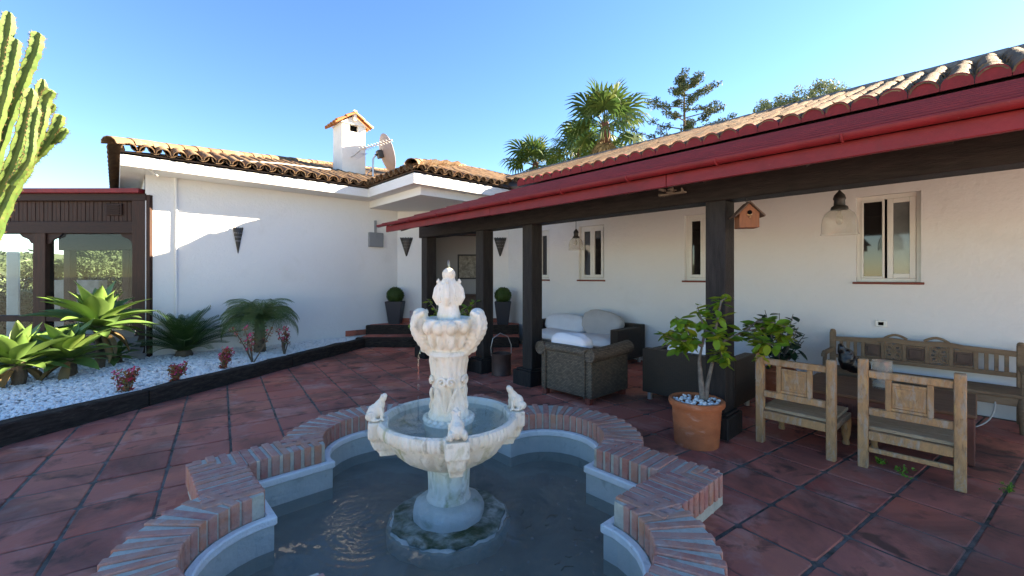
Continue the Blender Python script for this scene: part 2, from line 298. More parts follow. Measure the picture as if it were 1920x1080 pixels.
def cloud(name,mats,centers,n,spread,size,parent=None,M=None,aspect=.5,flat=.0,seed=1):
    """many small leaf faces around the given centres, as one mesh"""
    r=np.random.RandomState(seed); c=np.repeat(np.asarray(centers,float),n,axis=0); k=len(c)
    d=r.normal(size=(k,3)); d/=np.linalg.norm(d,axis=1)[:,None]; sp=spread if np.ndim(spread) else np.full(3,spread)
    p=c+d*(r.rand(k,1)**.45)*sp
    a=r.normal(size=(k,3)); a[:,2]*=(1-flat); a/=np.linalg.norm(a,axis=1)[:,None]; b=np.cross(a,r.normal(size=(k,3))); b/=np.linalg.norm(b,axis=1)[:,None]
    s=size*(.6+.8*r.rand(k,1)); a=a*s; b=b*s*aspect
    v=np.stack([p-a,p+b*.9-a*.1,p+a,p-b*.9-a*.1],1).reshape(-1,3); f=np.arange(k*4).reshape(-1,4)
    me=bpy.data.meshes.new(name); me.from_pydata(v.tolist(),[],f.tolist()); me.materials.append(MT[mats]); return link(name,me,parent,M)
# ---------------------------------------------------------------- pool outline (barbed quatrefoil, square with a half-round lobe on each side)
UC,VC,HS,LR,CW=1.65,2.42,.992,.455,.30
def outline(off,n=14):
    h=HS+off; r=LR+off; k=math.sqrt(max(r*r-off*off,.001)) if off>=0 else math.sqrt(max(r*r-off*off,1e-4))
    base=[(h,-h)]; a0=math.atan2(-k,off); a1=math.atan2(k,off)
    for i in range(n+1):
        a=a0+(a1-a0)*i/n; base.append((HS+r*math.cos(a),r*math.sin(a)))
    pts=[]
    for q in range(4):
        c,s=math.cos(q*math.pi/2),math.sin(q*math.pi/2)
        pts+=[(UC+c*x-s*y,VC+s*x+c*y) for x,y in base]
    return pts
def in_pool(x,y,off):
    a,b=x-UC,y-VC; h=HS+off; r=LR+off
    return (abs(a)<h and abs(b)<h) or min(math.hypot(a-HS,b),math.hypot(a+HS,b),math.hypot(a,b-HS),math.hypot(a,b+HS))<r
# kerb line
KD=Vector((.844,.536)); K0=Vector((.28,6.47)); KN=Vector((-.536,.844))
def kerb_side(x,y): return (Vector((x,y))-K0).dot(KN)     # >0 on the gravel side
YF=lambda x,y:.6782*x+.7349*y
# ---------------------------------------------------------------- ground, patio
g=MB(); B=900.
for a,b in (((-B,-B),(B,-3.6)),((-B,-3.6),(-3.6,11)),((8.6,-3.6),(B,11)),((-B,11),(B,B))): g.box((a[0],a[1],-.2),(b[0],b[1],-.05))
tag(ob('ground',g,'earth'),kind='structure')
lw=MB(); lw.slab([Vector((*C(X,Y),-.044)) for X,Y in ((-160,8.),(-5.2,8.),(-5.2,11.5),(40,16),(120,160),(-160,160))][::1],.004); tag(ob('lawn',lw,'grass'),kind='structure')
g=MB(); vs=[];st=.12
def quadsheet(mb,cells,z):
    for x,y,s in cells: mb.add([(x,y,z),(x+s,y,z),(x+s,y+s,z),(x,y+s,z)],[(0,1,2,3)])
cells=[(-3.6+i*st,-3.6+j*st,st) for i in range(102) for j in range(122)]
cells=[c for c in cells if not in_pool(c[0]+st/2,c[1]+st/2,.15)]
quadsheet(g,cells,-.008); patio=tag(ob('patio',g,'grout'),kind='structure')
# square clay floor tiles on a grid turned 8.6 degrees from the house
td=Vector((.9888,-.149)); te=Vector((.149,.9888)); PT=.418; O2=td*2.585+te*0  # grid origin
def tile_mesh(i):
    r=random.Random(i); h=.1985; m=MB(); j=lambda:r.uniform(-.003,.003)
    c=[(-h+j(),-h+j()),(h+j(),-h+j()),(h+j(),h+j()),(-h+j(),h+j())]; out=[]
    for q in range(4):
        a=Vector(c[q]); p=Vector(c[q-1]); n=Vector(c[(q+1)%4]); k=.012+r.random()*.012; out+=[a+(p-a).normalized()*k,a+(n-a).normalized()*k]
    n=8; v=[(p.x,p.y,-.014) for p in out]+[(p.x,p.y,-.004) for p in out]+[(p.x*.975,p.y*.975,0) for p in out]
    m.add(v,[(k,(k+1)%n,n+(k+1)%n,n+k) for k in range(n)]+[(n+k,n+(k+1)%n,2*n+(k+1)%n,2*n+k) for k in range(n)]+[tuple(range(2*n,3*n))])
    return m
TM=[tile_mesh(i) for i in range(8)]; TME=[t.mesh('floor_tile','tile') for t in TM]
org=Vector((1.36*.7349+2.59*.6782,-1.36*.6782+2.59*.7349))   # a joint crossing by the pool corner
A=math.atan2(td.y,td.x); tiles=[]
for i in range(-20,22):
    for j in range(-20,24):
        c=org+td*((i+.5)*PT)+te*((j+.5)*PT); x,y=c
        if x<-3.3 or x>6.95 or y<-3.3 or y>10.3: continue
        if kerb_side(x,y)>.3 or YF(x,y)>9.5: continue
        if in_pool(x,y,-.15): continue
        cut=any(in_pool(x+a,y+b,.02) for a in(-.3,-.15,0,.15,.3) for b in(-.3,-.15,0,.15,.3))
        q=proj((x,y,0)); vis=q and -60<q[0]<1980 and q[1]<1150
        tiles.append((q[2] if vis else 99+abs(x),x,y,cut,rng.randrange(8)))
tiles.sort(); rest=MB(); nobj=0
for d,x,y,cut,k in tiles:
    M=T(x,y,rng.uniform(-.003,.003))@RZ(A+rng.choice((0,1,2,3))*math.pi/2+rng.uniform(-.006,.006))@Matrix.Rotation(rng.uniform(-.008,.008),4,'X')
    if cut:
        h=.2015; n=9; mb=MB(); keep=[]
        for a in range(n):
            for b in range(n):
                p=(-h+2*h*a/n,-h+2*h*b/n); w=RZ(A)@Vector((p[0]+h/n,p[1]+h/n,0))
                if not in_pool(x+w.x,y+w.y,.14): keep.append((p[0],p[1],2*h/n))
        if not keep: continue
        quadsheet(mb,keep,0.); quadsheet(mb,keep,-.012)
        if nobj<300 and d<50: ob('floor_tile',mb,'tile',patio,M=T(x,y,0)@RZ(A)); nobj+=1
        else: rest.add([T(x,y,0)@RZ(A)@Vector(v) for v in mb.v],mb.f)
    elif nobj<300 and d<50: link('floor_tile',TME[k],patio,M); nobj+=1
    else: rest.add([M@Vector(v) for v in TM[k].v],TM[k].f)
ob('floor_tile_field',rest,'tile',patio,kind='stuff')
# ---------------------------------------------------------------- pool
pool=empty('fountain_pool',(UC,VC,0),'low brick-edged quatrefoil pool around the white fountain','pool')
IM=inv(pool)
def ring(mb,o0,o1,z0,z1,n=14,mi=0):      # wall solid between two outlines
    a,b=outline(o0,n),outline(o1,n); k=len(a)
    vs=[(p[0],p[1],z0) for p in a]+[(p[0],p[1],z1) for p in a]+[(p[0],p[1],z1) for p in b]+[(p[0],p[1],z0) for p in b]
    fs=[]
    for i in range(k):
        j=(i+1)%k; fs+=[(i,j,k+j,k+i),(k+i,k+j,2*k+j,2*k+i),(2*k+i,2*k+j,3*k+j,3*k+i),(3*k+i,3*k+j,j,i)]
    mb.add(vs,fs,mi)
m=MB(); ring(m,.008,CW-.008,-.05,.203); ob('mortar_bed',m.xf(IM),'mortar',pool)
m=MB(); ring(m,-.05,.0,.02,.072); ob('ledge',m.xf(IM),'white_ledge',pool,bevel=.008)
m=MB(); ring(m,-.035,.02,-.42,.019); ob('liner_wall',m.xf(IM),'pool_blue',pool)
m=MB(); m.prism([(x,y) for x,y in outline(.0)],-.44,-.215); ob('pool_floor',m.xf(IM),'pool_floor',pool)
ws=.02; nx=int(3.1/ws); drips=[(*C(-.43+q*math.cos(R(a)),2.92+q*math.sin(R(a))),am) for a,q,am in ((-76,.5,1.),(194,.5,1.6),(14,.5,.8),(170,.75,1.2),(-40,.9,.5))]
def wz(x,y):
    z=0.
    for dx_,dy_,am in drips:
        d=math.hypot(x-dx_,y-dy_); z+=am*.002*math.sin(d*95)*math.exp(-d*4.2)
    return -.13+z+.0012*noise.noise(Vector((x*7,y*7,0)))
wm=MB(); idx={}
for i in range(nx):
    for j in range(nx):
        x,y=UC-1.55+i*ws,VC-1.55+j*ws
        if not in_pool(x+ws/2,y+ws/2,-.018): continue
        f=[]
        for a,b in ((0,0),(1,0),(1,1),(0,1)):
            k=(i+a,j+b)
            if k not in idx: idx[k]=len(wm.v); px_,py_=UC-1.55+k[0]*ws,VC-1.55+k[1]*ws; wm.v.append((px_,py_,wz(px_,py_)))
            f.append(idx[k])
        wm.f.append(tuple(f)); wm.m.append(0)
tag(ob('water',wm,'water_mat',smooth=180),kind='structure')
# soldier bricks of the coping, one by one round the outline
BM_=[]
for i in range(5):
    r=random.Random(40+i); m=MB(); w=.026+r.uniform(-.003,.003); m.box((-.004,-w,.07),(CW+.004,w,.212+r.uniform(-.003,.004))); BM_.append(m.mesh('brick','brick',bevel=.005))
def put_brick(x,y,a,sc=1.,ln=1.,wd=1.):
    link('brick',BM_[rng.randrange(5)],pool,IM@T(x,y,rng.uniform(-.003,.003))@RZ(a+rng.uniform(-.012,.012))@Matrix.Diagonal((ln,wd,1,1)))
for q in range(4):
    c=lambda x,y:(UC+math.cos(q*math.pi/2)*x-math.sin(q*math.pi/2)*y, VC+math.sin(q*math.pi/2)*x+math.cos(q*math.pi/2)*y)
    n=22; th=math.pi*.95
    for i in range(n):                                 # lobe: fan of bricks
        a=-th/2+th*i/(n-1); 
        if abs(a)>1.47: continue
        x,y=c(HS+LR*math.cos(a),LR*math.sin(a)); put_brick(x,y,a+q*math.pi/2)
    for s in (-1,1):                                   # straight arms up to the corner
        for k in range(7):
            y0=.515+.073*k
            x,y=c(HS,s*(y0)); put_brick(x,y,q*math.pi/2)
    for k in range(4):                                 # mitred corner: bricks of both directions share it
        y0=HS+.02+.074*k
        x,y=c(HS+max(0.,.074*k),-y0); put_brick(x,y,q*math.pi/2,ln=1-.24*k)
        x,y=c(HS+.02+.074*k,-HS-max(0,.074*k)-.045); put_brick(x,y,q*math.pi/2-math.pi/2,ln=.85-.24*k if k<3 else .12)
# ---------------------------------------------------------------- fountain
fx,fy=C(-.43,2.92)
FT=empty('fountain',(fx,fy,-.36),'white carved stone fountain with bowl, frogs and shell capital standing in the brick pool','fountain')
FZ=.36; AX=YAW                                       # local x axis points to camera right
def fob(name,mb,mt,smooth=50,parent=FT,z=0.): return ob(name,mb,mt,parent,smooth=smooth,M=T(0,0,FZ+z)@RZ(AX))
m=MB(); m.lathe([(0,-.23),(.41,-.23),(.415,-.16),(.405,-.135),(.37,-.125),(.2,-.122),(0,-.122)],48,mod=lambda t,z,r:.008*math.sin(7*t)+.006*math.sin(17*t+1)); fob('foot_slab',m,'foot_stone',40)
m=MB(); m.lathe([(.375,-.124),(.372,-.112),(.3,-.108),(.2,-.106),(.0,-.106)],48,mod=lambda t,z,r:.012*math.sin(9*t)+.008*math.sin(23*t)); fob('algae_mat',m,'algae',40)
m=MB(); m.lathe([(.0,-.12),(.235,-.12),(.238,-.06),(.225,-.025),(.19,-.01),(.165,.0),(.15,.005),(0,.005)],40,mod=lambda t,z,r:.004*math.sin(11*t)); fob('plinth',m,'foot_stone')
flute=lambda t,z,r:.008*(abs(math.cos(6*t))-.6) if .03<z<.22 else 0
m=MB(); m.lathe([(.148,.0),(.15,.012),(.142,.03),(.135,.04),(.137,.12),(.142,.21),(.15,.225),(.155,.25),(.15,.26)],96,mod=flute); fob('pedestal',m,'stone_low',35)
def bowlmod(t,z,r):
    if .28<z<.44 and r>.2: return .011*(math.cos(28*t)+.5*math.cos(14*t+1.2))*math.sin((z-.28)/.16*math.pi)
    if .47<z<.56 and r>.44: return .0035*math.cos(90*t)
    return 0
m=MB(); m.lathe([(.0,.235),(.15,.24),(.2,.255),(.26,.285),(.31,.32),(.355,.365),(.385,.41),(.4,.44),(.405,.452),(.425,.458),(.43,.47),(.452,.478),(.464,.5),(.466,.53),(.457,.555),(.44,.564),(.418,.558),(.408,.54),(.4,.5),(.36,.44),(.25,.4),(0,.385)],180,mod=bowlmod); bowl=fob('bowl',m,'stone_low',40)
m=MB(); m.lathe([(.404,.522),(.2,.522),(0,.522)],48,close=False); fob('bowl_water',m,'bowl_water_mat',None)
def leafmod(t,z,r):
    if .6<z<.95:
        k=(z-.6)/.35; return .014*max(0,math.cos(4*t+.4+1.2*math.sin(k*6)))**.7-.004+.006*math.cos(16*t+5*k)
    return 0
m=MB(); m.lathe([(.0,.4),(.16,.4),(.16,.5),(.168,.515),(.17,.535),(.158,.55),(.14,.556),(.138,.575),(.125,.6),(.115,.65),(.108,.72),(.104,.8),(.108,.87),(.118,.93),(.13,.96),(.137,.975),(.13,.99),(.12,1.0),(0,1.0)],128,mod=leafmod)
for i in range(22):
    a=2*math.pi*i/22; m.ell((.155*math.cos(a),.155*math.sin(a),.545),(.022,.022,.018),n=8,k=6)
for i in range(4):                                   # scrolls of the carved leaves
    for s in (-1,1):
        a=math.pi/2*i-math.pi/2+s*.33; pts=[]
        for k in range(16):
            w=k/15*2.6*math.pi; rr=.034*(1-k/17); pts.append(Matrix.Rotation(a,3,'Z')@Vector((.112+.012*k/15,s*(rr*math.cos(w)-.01),.80+rr*math.sin(w))))
        m.tube(pts,[.011]*16,6)
        pts=[Matrix.Rotation(a*1.0,3,'Z')@Vector((.116+.006*math.sin(k),s*(.028-.055*k/8),.76-.15*k/8)) for k in range(9)]; m.tube(pts,[.009+.006*math.sin(k/8*3.14) for k in range(9)],6)
fob('stem',m,'stone',45)
# capital: flared lobed cup, two big shell spouts left and right, egg mouldings between
m=MB(); m.lathe([(.0,.985),(.12,.985),(.125,1.01),(.14,1.05),(.168,1.1),(.195,1.15),(.2,1.19),(.192,1.215),(.165,1.222),(.14,1.2),(0,1.19)],48,mod=lambda t,z,r:.012*math.cos(8*t) if 1.02<z<1.2 else 0)
for i in range(12):
    a=2*math.pi*(i+.5)/12
    if abs(math.cos(a))>.93: continue
    m.ell((.19*math.cos(a),.19*math.sin(a),1.165),(.045,.045,.046)); m.ell((.16*math.cos(a),.16*math.sin(a),1.09),(.03,.03,.075),Matrix.Rotation(.25,3,Vector((-math.sin(a),math.cos(a),0))))
for s in (-1,1):
    r0=random.Random(5)
    for k in range(9):
        t=k/8; m.ell((s*(.13+.1*math.sin(t*1.9)),0,1.0+.24*t),(.06+.025*math.sin(t*3.1),.075+.035*math.sin(t*3.14),.045))
    for k in range(5):                                # ribs of the shell
        w=(k-2)*.034; m.tube([(s*.13,w*.5,.985),(s*.19,w*.9,1.03),(s*.225,w*1.2,1.1),(s*.25,w*1.3,1.17),(s*.235,w*1.1,1.235),(s*.18,w,1.26)],[.014,.022,.025,.027,.026,.018],8)
    m.ell((s*.185,0,1.01),(.04,.05,.03)); m.ell((s*.225,0,1.215),(.035,.075,.035))
me=remesh(m,.0065,'capital','stone',it=1); link('capital',me,FT,T(0,0,FZ)@RZ(AX)@Matrix.Diagonal((.86,.92,1,1)))
m=MB(); m.lathe([(0,1.18),(.105,1.18),(.105,1.215),(.098,1.225),(.1,1.245),(.092,1.26),(.085,1.29),(.082,1.31),(0,1.31)],40)
m.lathe([(0,1.27),(.075,1.28),(.09,1.32),(.098,1.36),(.09,1.41),(.072,1.45),(.055,1.475),(.048,1.49),(.052,1.505),(.05,1.53),(.035,1.547),(0,1.552)],64,mod=lambda t,z,r:.012*math.cos(4*t)*math.sin(max(0,min(1,(z-1.28)/.2))*math.pi))
for i in range(4):
    a=math.pi/2*i; d=Vector((math.cos(a),math.sin(a),0))
    m.tube([d*.085+Vector((0,0,1.31)),d*.112+Vector((0,0,1.36)),d*.102+Vector((0,0,1.41)),d*.075+Vector((0,0,1.45)),d*.09+Vector((0,0,1.472)),d*.1+Vector((0,0,1.455))],[.02,.03,.026,.02,.017,.012],8)
    a+=math.pi/4; d=Vector((math.cos(a),math.sin(a),0))
    for k in range(6): m.ell(d*(.096-.006*k)+Vector((0,0,1.335+.022*k)),(.011,.011,.011),n=6,k=5)
m.ell((0,0,1.512),(.058,.058,.046)); me=remesh(m,.0055,'finial','stone',it=1); link('finial',me,FT,T(0,0,FZ)@RZ(AX)@Matrix.Diagonal((.8,.8,1,1)))
# frogs on brackets, looking in over the bowl
fm=MB()
fm.ell((.0,0,.055),(.05,.042,.05)); fm.ell((-.022,0,.085),(.036,.034,.055),Matrix.Rotation(-.5,3,'Y')); fm.ell((-.048,0,.135),(.03,.027,.022),Matrix.Rotation(.9,3,'Y')); fm.ell((-.06,0,.155),(.016,.018,.018),Matrix.Rotation(.9,3,'Y'))
for s in (-1,1):
    fm.ell((-.04,s*.02,.152),(.009,.009,.009)); fm.tube([(-.03,s*.03,.09),(-.045,s*.038,.05),(-.04,s*.035,.012),(-.06,s*.04,.008)],[.014,.012,.011,.009],8); fm.ell((.025,s*.04,.035),(.036,.018,.03)); fm.ell((-.005,s*.05,.012),(.03,.014,.01))
FROG=remesh(fm,.0045,'frog','stone_low',it=2)
bk=MB(); bk.box((-.075,-.07,.46),(.05,.07,.56)); bkm=[(-.07,.47),(.04,.47),(.03,.43),(-.02,.36),(-.06,.33)]
for x0,z0,x1,z1,w in ((-.1,.44,.035,.47,.06),(-.11,.38,.015,.45,.05),(-.12,.33,-.02,.4,.04)): bk.box((x0,-w,z0),(x1,w,z1))
for s in(-1,0,1): bk.tube([(.03,s*.03,.45),(.015,s*.03,.41),(-.03,s*.022,.355),(-.07,s*.015,.33)],[.014,.016,.014,.01],8)
BRK=remesh(bk,.008,'bracket','stone_low',it=3)
for k in range(4):
    a=R(14+90*k)
    link('bracket',BRK,FT,T(0,0,FZ)@RZ(AX+a)@T(.47,0,0)); link('frog',FROG,FT,T(0,0,FZ)@RZ(AX+a)@T(.478,0,.562))
j=MB(); j.tube([(0,0,1.54),(.002,0,1.57),(-.002,0,1.6),(0,0,1.612)],[.008,.009,.008,.004],8); j.tube([(-.185,-.02,1.0),(-.2,-.02,.96),(-.203,-.021,.88),(-.2,-.02,.8)],[.006,.006,.004,.004],6); j.tube([(-.203,-.02,.77),(-.203,-.02,.73)],[.005,.004],6); j.tube([(-.204,-.02,.69),(-.203,-.02,.6),(-.202,-.02,.53)],[.003,.004,.006],6)
fob('water_jet',j,'jet')
# bubbles and floating specks on the water
b=MB()
for i in range(70):
    a=rng.uniform(-1.2,.9); r_=rng.uniform(.5,1.25); x,y=C(-.43+r_*math.cos(a),2.92+r_*math.sin(a)*.9)
    if in_pool(x,y,-.08): b.ell((x,y,-.1295),(lambda q:(q,q,q*.6))(rng.uniform(.004,.011)),n=8,k=4)
tag(ob('bubbles',b,'jet',smooth=60),kind='stuff',label='clear bubbles floating on the pool water',cat='bubbles')
tw=MB()
for i in range(16):
    x,y=C(rng.uniform(-.1,.5),rng.uniform(2.0,3.2)); a=rng.uniform(0,6.28); l=rng.uniform(.02,.06)
    if in_pool(x,y,-.1): tw.tube([(x,y,-.127),(x+l*math.cos(a),y+l*math.sin(a),-.126),(x+l*1.6*math.cos(a+.4),y+l*1.6*math.sin(a+.4),-.127)],.002,5)
tag(ob('twigs',tw,'bark'),kind='stuff',label='small dark twigs drifting on the pool water',cat='twigs')
# ---------------------------------------------------------------- house walls
HO=empty('house',(6.9,9.4,0),'single storey white plastered house with clay tile roofs around the patio','house'); HM=inv(HO)
def wallgrid(mb,o,d,n,L,z0,z1,ops,dep,th=.25):
    """front face with openings and their reveals; o start point, d along, n outward"""
    o=Vector(o); d=Vector(d); n=Vector(n)
    xs=sorted({0,L,*[a for q in ops for a in q[:2]]}); zs=sorted({z0,z1,*[a for q in ops for a in q[2:]]})
    p=lambda a,z,k=0.:(o.x+d.x*a-n.x*k,o.y+d.y*a-n.y*k,z)
    for i in range(len(xs)-1):
        for j in range(len(zs)-1):
            ca,cz=(xs[i]+xs[i+1])/2,(zs[j]+zs[j+1])/2
            if any(q[0]<ca<q[1] and q[2]<cz<q[3] for q in ops): continue
            mb.add([p(xs[i],zs[j]),p(xs[i+1],zs[j]),p(xs[i+1],zs[j+1]),p(xs[i],zs[j+1])],[(0,1,2,3)])
    for a0,a1,c0,c1 in ops:
        q=[p(a0,c0),p(a1,c0),p(a1,c1),p(a0,c1)]; r=[p(a0,c0,dep),p(a1,c0,dep),p(a1,c1,dep),p(a0,c1,dep)]
        mb.add(q+r,[(0,1,5,4),(1,2,6,5),(2,3,7,6),(3,0,4,7)])
    mb.add([p(0,z0,th),p(L,z0,th),p(L,z1,th),p(0,z1,th),p(0,z0),p(L,z0),p(L,z1),p(0,z1)],[(3,2,6,7),(0,3,7,4),(1,5,6,2)])
WX=6.9; WIN=[(.445,1.045),(2.68,3.28),(4.87,5.48),(6.3,6.88)]; WZ=(1.43,2.5)
m=MB(); wallgrid(m,(WX,-3.4),(0,1),(-1,0),11.0,-.05,3.5,[(a+3.4,b+3.4,*WZ) for a,b in WIN],.13); ob('wall',m.xf(HM),'plaster',HO,uv='raw')
for wi,(a,b) in enumerate(WIN):
    wr=link('window',None,HO,HM@T(WX,(a+b)/2,WZ[0])); h=WZ[1]-WZ[0]; w=(b-a)/2; 
    f=MB()
    for q in (((.06,-w,0),(.125,-w+.045,h)),((.06,w-.045,0),(.125,w,h)),((.06,-w+.045,0),(.125,w-.045,.045)),((.06,-w+.045,h-.05),(.125,w-.045,h))): f.box(*q)
    ob('frame',f,'pvc',wr,bevel=.004)
    for s in (-1,1):
        f=MB(); y0,y1=(-w+.047,.004) if s<0 else (.006,w-.047); e=.05 if s>0 else .055
        if s>0 and wi==0: y0,y1=.03,w-.047; e=.022
        for q in (((.045,y0,.047),(.1,y0+e,h-.052)),((.045,y1-e,.047),(.1,y1,h-.052)),((.045,y0+e,.047),(.1,y1-e,.047+e)),((.045,y0+e,h-.052-e),(.1,y1-e,h-.052))): f.box(*q)
        ob('casement',f,'pvc',wr,bevel=.004)
        p=MB(); p.box((.07,y0+e-.002,.045+e),(.078,y1-e+.002,h-.05-e)); ob('pane',p,'pane_dark' if s>0 or wi else 'pane_grey',wr)
    bk_=MB(); bk_.box((.128,-w,0),(.135,w,h)); ob('dark_backing',bk_,'black_fill',wr)  # black sheet behind the panes, painted stand-in for the unlit room
    sl_=MB(); sl_.box((-.035,-w-.03,-.028),(.06,w+.03,.0)); ob('sill',sl_,'sill',wr,bevel=.004)
# long wall of the entrance wing (y=9.4) and the canted entrance wall
m=MB(); wallgrid(m,(.36,9.4),(1,0),(0,-1),4.59,-.05,3.3,[],.1); m.box((.36,9.402,-.05),(.6,13,3.3)); ob('wall',m.xf(HM),'plaster',HO,uv='raw')
ED=Vector((.7349,-.6782)); EN=Vector((-.6782,-.7349)); EO=Vector((4.945,9.402)); EL=2.665
m=MB(); wallgrid(m,EO,ED,EN,EL,-.05,3.2,[(.58,2.06,.4,2.55)],.22); ob('wall',m.xf(HM),'plaster',HO,uv='raw')
def E3(a,k,z): return (EO.x+ED.x*a+EN.x*k,EO.y+ED.y*a+EN.y*k,z)      # a along the entrance wall, k out from it
ME=Matrix(((ED.x,EN.x,0,EO.x),(ED.y,EN.y,0,EO.y),(0,0,1,0),(0,0,0,1)))
m=MB(); m.box((.2,-2.0,.36),(2.4,-1.95,2.8)); m.box((.14,-2.0,.36),(.2,-.25,2.8)); m.box((2.4,-2.0,.36),(2.46,-.25,2.8)); m.box((.14,-2.,2.8),(2.46,-.25,2.85)); m.box((.14,-2.,.3),(2.46,-.22,.36)); ob('hall',m,'interior',HO,M=HM@ME)
m=MB()
for q in (((.58,-.2,.4),(.65,-.06,2.55)),((1.99,-.2,.4),(2.06,-.06,2.55)),((.65,-.2,2.48),(1.99,-.06,2.55))): m.box(*q)
df=ob('door_frame',m,'brown_wood',HO,bevel=.006,M=HM@ME)
m=MB(); m.box((.655,-.95,.42),(.7,-.21,2.46)); 
for z0,z1 in ((.6,1.35),(1.5,2.3)): m.box((.702,-.85,z0),(.712,-.3,z1))
ob('door',m,'brown_wood',HO,bevel=.006,M=HM@ME)
m=MB(); m.box((0,.0,.4),(.56,.02,.5)); m.box((2.08,.0,.4),(EL,.02,.5)); ob('skirting',m,'tile',HO,bevel=.004,M=HM@ME)
for a in (.30,2.12):
    m=MB(); m.box((a,.021,.4),(a+.2 if a<1 else a+.16,.035,.68)); ob('ceramic_panel',m,'azulejo',HO,bevel=.003,M=HM@ME)
m=MB(); m.box((3.7,9.375,.18),(4.9,9.398,.3)); ob('skirting',m.xf(HM),'tile',HO,bevel=.004)
pic=MB(); pic.box((1.2,-1.93,1.42),(1.86,-1.9,2.12),mi=1); pic.box((1.24,-1.9,1.46),(1.82,-1.895,2.08),mi=0)
tag(ob('framed_picture',MB().add(pic.v,pic.f).xf(ME),'paper'),'framed faded drawing on the wall inside the entrance','picture'); bpy.data.objects['framed_picture'].data.materials.append(MT['black_metal'])
bpy.data.objects['framed_picture'].data.polygons.foreach_set('material_index',[1]*6+[0]*6)
m=MB(); m.box((1.1,-1.9,.37),(2.2,-1.5,.95)); m.box((1.05,-1.92,.95),(2.25,-1.46,1.0)); tag(ob('hall_console',m.xf(ME),'bench_dark',bevel=.01),'dark wooden console under the picture inside the entrance','console')
# fascias and soffits: left eave, porch canopy
m=MB(); m.box((.05,8.87,3.2),(3.99,8.93,3.40)); m.box((.05,8.93,3.2),(.11,16,3.4)); ob('fascia',m.xf(HM),'plaster',HO)
m=MB(); m.box((.11,8.93,3.195),(4.2,9.44,3.24)); m.box((.11,9.44,3.195),(.5,16,3.24)); ob('soffit',m.xf(HM),'plaster',HO)
m=MB(); m.box((3.99,6.95,3.2),(4.05,8.87,3.42)); m.box((4.05,6.95,3.2),(6.6,7.01,3.42)); m.box((3.985,6.945,3.3),(6.6,6.95,3.312)); ob('fascia',m.xf(HM),'plaster',HO)
m=MB(); m.prism([(4.05,7.01),(6.95,7.01),(6.95,7.7),(5.0,9.45),(4.05,9.45)],3.205,3.26); ob('soffit',m.xf(HM),'plaster',HO)
m=MB(); m.prism([(4.25,7.16),(6.95,7.16),(6.95,7.62),(5.0,9.42),(4.25,9.42)],3.05,3.204); ob('canopy_beam',m.xf(HM),'plaster',HO)
# ---------------------------------------------------------------- roofs with barrel tiles
def barrel(r0,r1,L,th=.014,n=6,inv_=False):
    """tapered half-round tile along +y, wide end at y=0 (eave side)"""
    m=MB(); vs=[]
    for y,r in ((0,r0),(L,r1)):
        for rr in (r,r-th):
            for i in range(n+1):
                a=math.pi*i/n; vs.append((-rr*math.cos(a),y,(rr*math.sin(a)*.9)*(-1 if inv_ else 1)))
    k=n+1; f=[]
    for i in range(n): f+=[(i,i+1,2*k+i+1,2*k+i),(k+i+1,k+i,3*k+i,3*k+i+1),(i+1,i,k+i,k+i+1),(2*k+i,2*k+i+1,3*k+i+1,3*k+i)]
    f+=[(0,2*k,3*k,k),(n,k+n,3*k+n,2*k+n)]
    return m.add(vs,f)
COV=barrel(.098,.08,.43); COVM=COV.mesh('roof_tile','clay',smooth=50); PAN=barrel(.092,.075,.43,inv_=True); CAPM=barrel(.125,.1,.42).mesh('ridge_tile','clay',smooth=50)
covers=[]; PSTEP=.205; EXP=.36
def roof_plane(name,org,ax,up,pitch,n,rows,keep,deck,eave_over=.07):
    """org eave corner, ax along eave, up uphill direction in plan"""
    ax=Vector((*ax,0)); up=Vector((*up,0)); sl=(up+Vector((0,0,pitch))).normalized(); nz=ax.cross(sl); 
    if nz.z<0: nz=-nz
    Rm=Matrix((ax.to_4d(),sl.to_4d(),nz.to_4d(),(0,0,0,1))).transposed(); Rm[3][3]=1
    for c in range(3): Rm[3][c]=0; Rm[c][3]=0
    part=link(name,None,HO,HM.copy()); d=MB(); d.slab([Vector(p) for p in deck],.05); ob('roof_deck',d,'roof_deck',part)
    pan=MB(); ch=math.hypot(1,pitch)
    for i in range(n):
        for j in range(rows):
            for kind in (0,1):
                a=(i+.5+(.5 if kind else 0))*PSTEP; s=j*EXP-eave_over-(0 if not kind else -.02)
                p=Vector(org)+ax*a+sl*s
                if not keep(p.x,p.y,p.z): continue
                jx=Vector((rng.uniform(-.006,.006),rng.uniform(-.01,.01),rng.uniform(-.003,.004)))
                M=T(*(p+nz*((.035 if kind==0 else .085))+jx))@Rm@Matrix.Rotation(.055+rng.uniform(-.02,.02),4,'X')@RZ(rng.uniform(-.02,.02))
                if kind==0:
                    q=proj(p); w=q[2] if q and -80<q[0]<2000 and q[1]>-80 else 99
                    covers.append((w,M,part))
                else: pan.add([M@Vector(v) for v in PAN.v],PAN.f)
    ob('channel_tile_field',pan,'clay',part,smooth=50,kind='stuff'); return part
def caps(p0,p1,part,off=.06,name='ridge_tile',step=.33):
    p0=Vector(p0);p1=Vector(p1); d=(p1-p0); L=d.length; d.normalize(); sx=d.cross(Vector((0,0,1))).normalized(); up=sx.cross(d)
    Rm=Matrix((sx.to_4d(),d.to_4d(),up.to_4d(),(0,0,0,1))).transposed()
    for c in range(3): Rm[3][c]=0; Rm[c][3]=0
    Rm[3][3]=1
    for i in range(int(L/step)+1): link(name,CAPM,part,T(*(p0+d*(i*step-.1)+up*(off+rng.uniform(-.008,.008))))@Rm@Matrix.Rotation(.04,4,'X')@RZ(rng.uniform(-.03,.03)))
